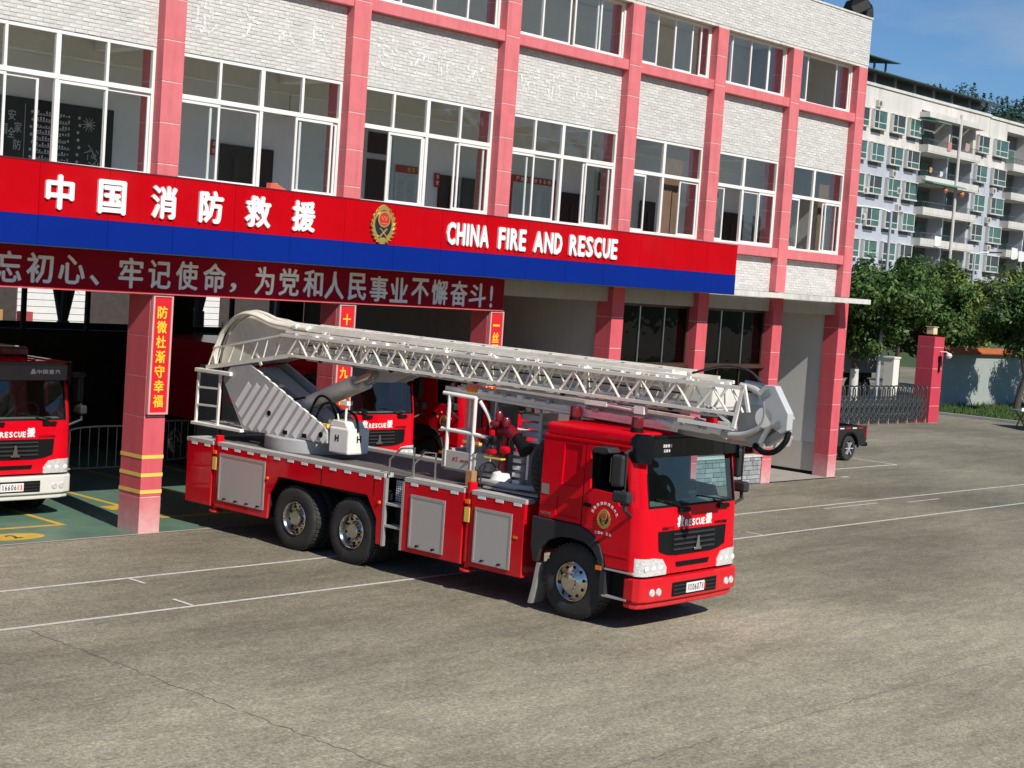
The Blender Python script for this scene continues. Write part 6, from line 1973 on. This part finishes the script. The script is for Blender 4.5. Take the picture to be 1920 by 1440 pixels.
MB().box(-2.6, 2.6, -.2, .3, -.0, .25).build('trough', m_awhite, pl)

# ------------------------------------------------------------------ hills and the wood on them
m_hill = M('hill_undergrowth', (.035, .065, .022), .95, var=.4, scale=.05)


def hill(cx, cy, sx, sy, H, n=40):
    V = []; F = []
    for i in range(n + 1):
        for j in range(n + 1):
            x = cx + (i / n - .5) * 5.2 * sx; y = cy + (j / n - .5) * 5.2 * sy
            V.append((x, y, hz(cx, cy, sx, sy, H, x, y)))
    for i in range(n):
        for j in range(n):
            k = i * (n + 1) + j
            F.append((k, k + n + 1, k + n + 2, k + 1))
    me = bpy.data.meshes.new('hill'); me.from_pydata(V, [], F)
    put('hill', me, m_hill, smooth=True, kind='structure')


def hz(cx, cy, sx, sy, H, x, y):
    e = math.exp(-((x - cx) ** 2) / (2 * sx * sx) - ((y - cy) ** 2) / (2 * sy * sy))
    return H * e + 2.0 * math.sin(x * .09) * math.sin(y * .08 + 1) * e - H * .034 - .3


H1 = (278, 124, 75, 60, 40.5)
hill(*H1)
hill(-60, -330, 200, 60, 75)
hill(230, -300, 160, 70, 60)
V = []; F = []
r_ = random.Random(21)
for k in range(2600):
    x = r_.uniform(195, 345); y = r_.uniform(70, 190)
    z = hz(*H1, x, y)
    p = project((x, y, z + 4))
    if not p or p[0] < 1600 or p[0] > 2050 or z < 4: continue
    h_ = r_.uniform(4, 7.5); rd = h_ * r_.uniform(.22, .36)
    conif = r_.random() < .6
    for q in range(64):
        t = r_.random() ** .8
        rr = rd * ((1 - t) * (1.05 if conif else 1) if conif else math.sqrt(max(0, 1 - (2 * t - 1) ** 2)) * 1.05) * r_.uniform(.5, 1.05)
        a = r_.random() * 6.28
        c = Vector((x + rr * math.cos(a), y + rr * math.sin(a), z + h_ * (.12 + .88 * t)))
        u = Vector((r_.uniform(-1, 1), r_.uniform(-1, 1), r_.uniform(-.6, 1))).normalized(); v = u.orthogonal().normalized()
        s_ = r_.uniform(.22, .45)
        k0 = len(V)
        V += [c - u * s_, c + v * s_ * .6, c + u * s_, c - v * s_ * .6]; F.append((k0, k0 + 1, k0 + 2, k0 + 3))
me = bpy.data.meshes.new('forest'); me.from_pydata(V, [], F)
put('forest', me, leafmat('hill', (.022, .052, .026)), label='dense dark green wood covering the hill behind the apartments', cat='forest', kind='stuff')

# ------------------------------------------------------------------ what shows through the openings at the back of the garage
bw = empty('street_building', (32, 30, 0), label='sunlit white shop wall seen through the back openings of the garage', cat='building')
MB().box(-6, 16, 0, 4, 0, 7).build('wall', M('shade_toned_cladding', (.05, .04, .035), .9, var=.3), bw)  # dark wall colour stands in for shaded trees and clutter behind the garage
M('sunlit_white_siding', (.70, .70, .68), .8, var=.05)
MB().box(-6, 16, -.06, 0, 0, 1.7).build('base_band', M('brown_base_band', (.35, .24, .17), .8), bw)
for k in range(20):
    for xa, xb_ in ((-2.7, .3), (5.3, 6.3)):
        MB().box(xa, xb_, -.05, -.002, 1.9 + k * .25, 2.13 + k * .25).build('siding_board', MATS['sunlit_white_siding'], bw)
for (x, z0, z1, c) in ((-3.9, 1.7, 2.5, (.4, .22, .06)), (-2.7, 1.7, 2.45, (.35, .05, .05)), (6.5, 1.7, 2.35, (.10, .12, .10))):
    MB().box(x, x + .4, -.5, -.07, 0, z1).build('shop_stall', M('stall_%d' % (x * 10 + 90), c, .7), bw)
tree('back_street_tree', 'dark tree trunk with spreading limbs outlined through left garage opening', (22.0, 14.2, 0), 9, 1.6, 1.2, 5.2, .12, 1400, 31, 'c', (.03, .065, .016), fork=2.9, lean=(-.15, 0))
tree('back_street_tree', 'dark tree trunk showing through the garage opening beside the boom', (26.4, 14.6, 0), 9, 1.5, 1.2, 5.4, .12, 1200, 32, 'c', (.03, .065, .016), fork=3.3)
fn = empty('street_railing', (22, 12.6, 0), label='dark railing beyond the back openings of the garage', cat='railing')
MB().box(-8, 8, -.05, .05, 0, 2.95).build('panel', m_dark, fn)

# tubular barriers standing inside the garage
for k, (x, y, lab) in enumerate(((18.3, 6.2, 'pale tubular barrier in the dark bay, nearer the left engine'), (20.3, 6.9, 'pale tubular barrier in the dark bay, nearer the ladder truck'))):
    cb = empty('crowd_barrier', (x, y, .012), .25 * k, label=lab, cat='barrier', group='barriers in the garage')
    MB().tube(spline([(-.9, 0, 0), (-.9, 0, .8), (-.75, 0, 1.05), (.75, 0, 1.05), (.9, 0, .8), (.9, 0, 0)]), .022, 8).build('frame', m_alu, cb, smooth=True)
    for q in range(7):
        MB().tube([(-.66 + q * .22, 0, .2), (-.66 + q * .22, 0, 1.05)], .010, 6).build('bar', m_alu, cb)
    MB().tube([(-.9, 0, .2), (.9, 0, .2)], .016, 6).build('bottom_rail', m_alu, cb)
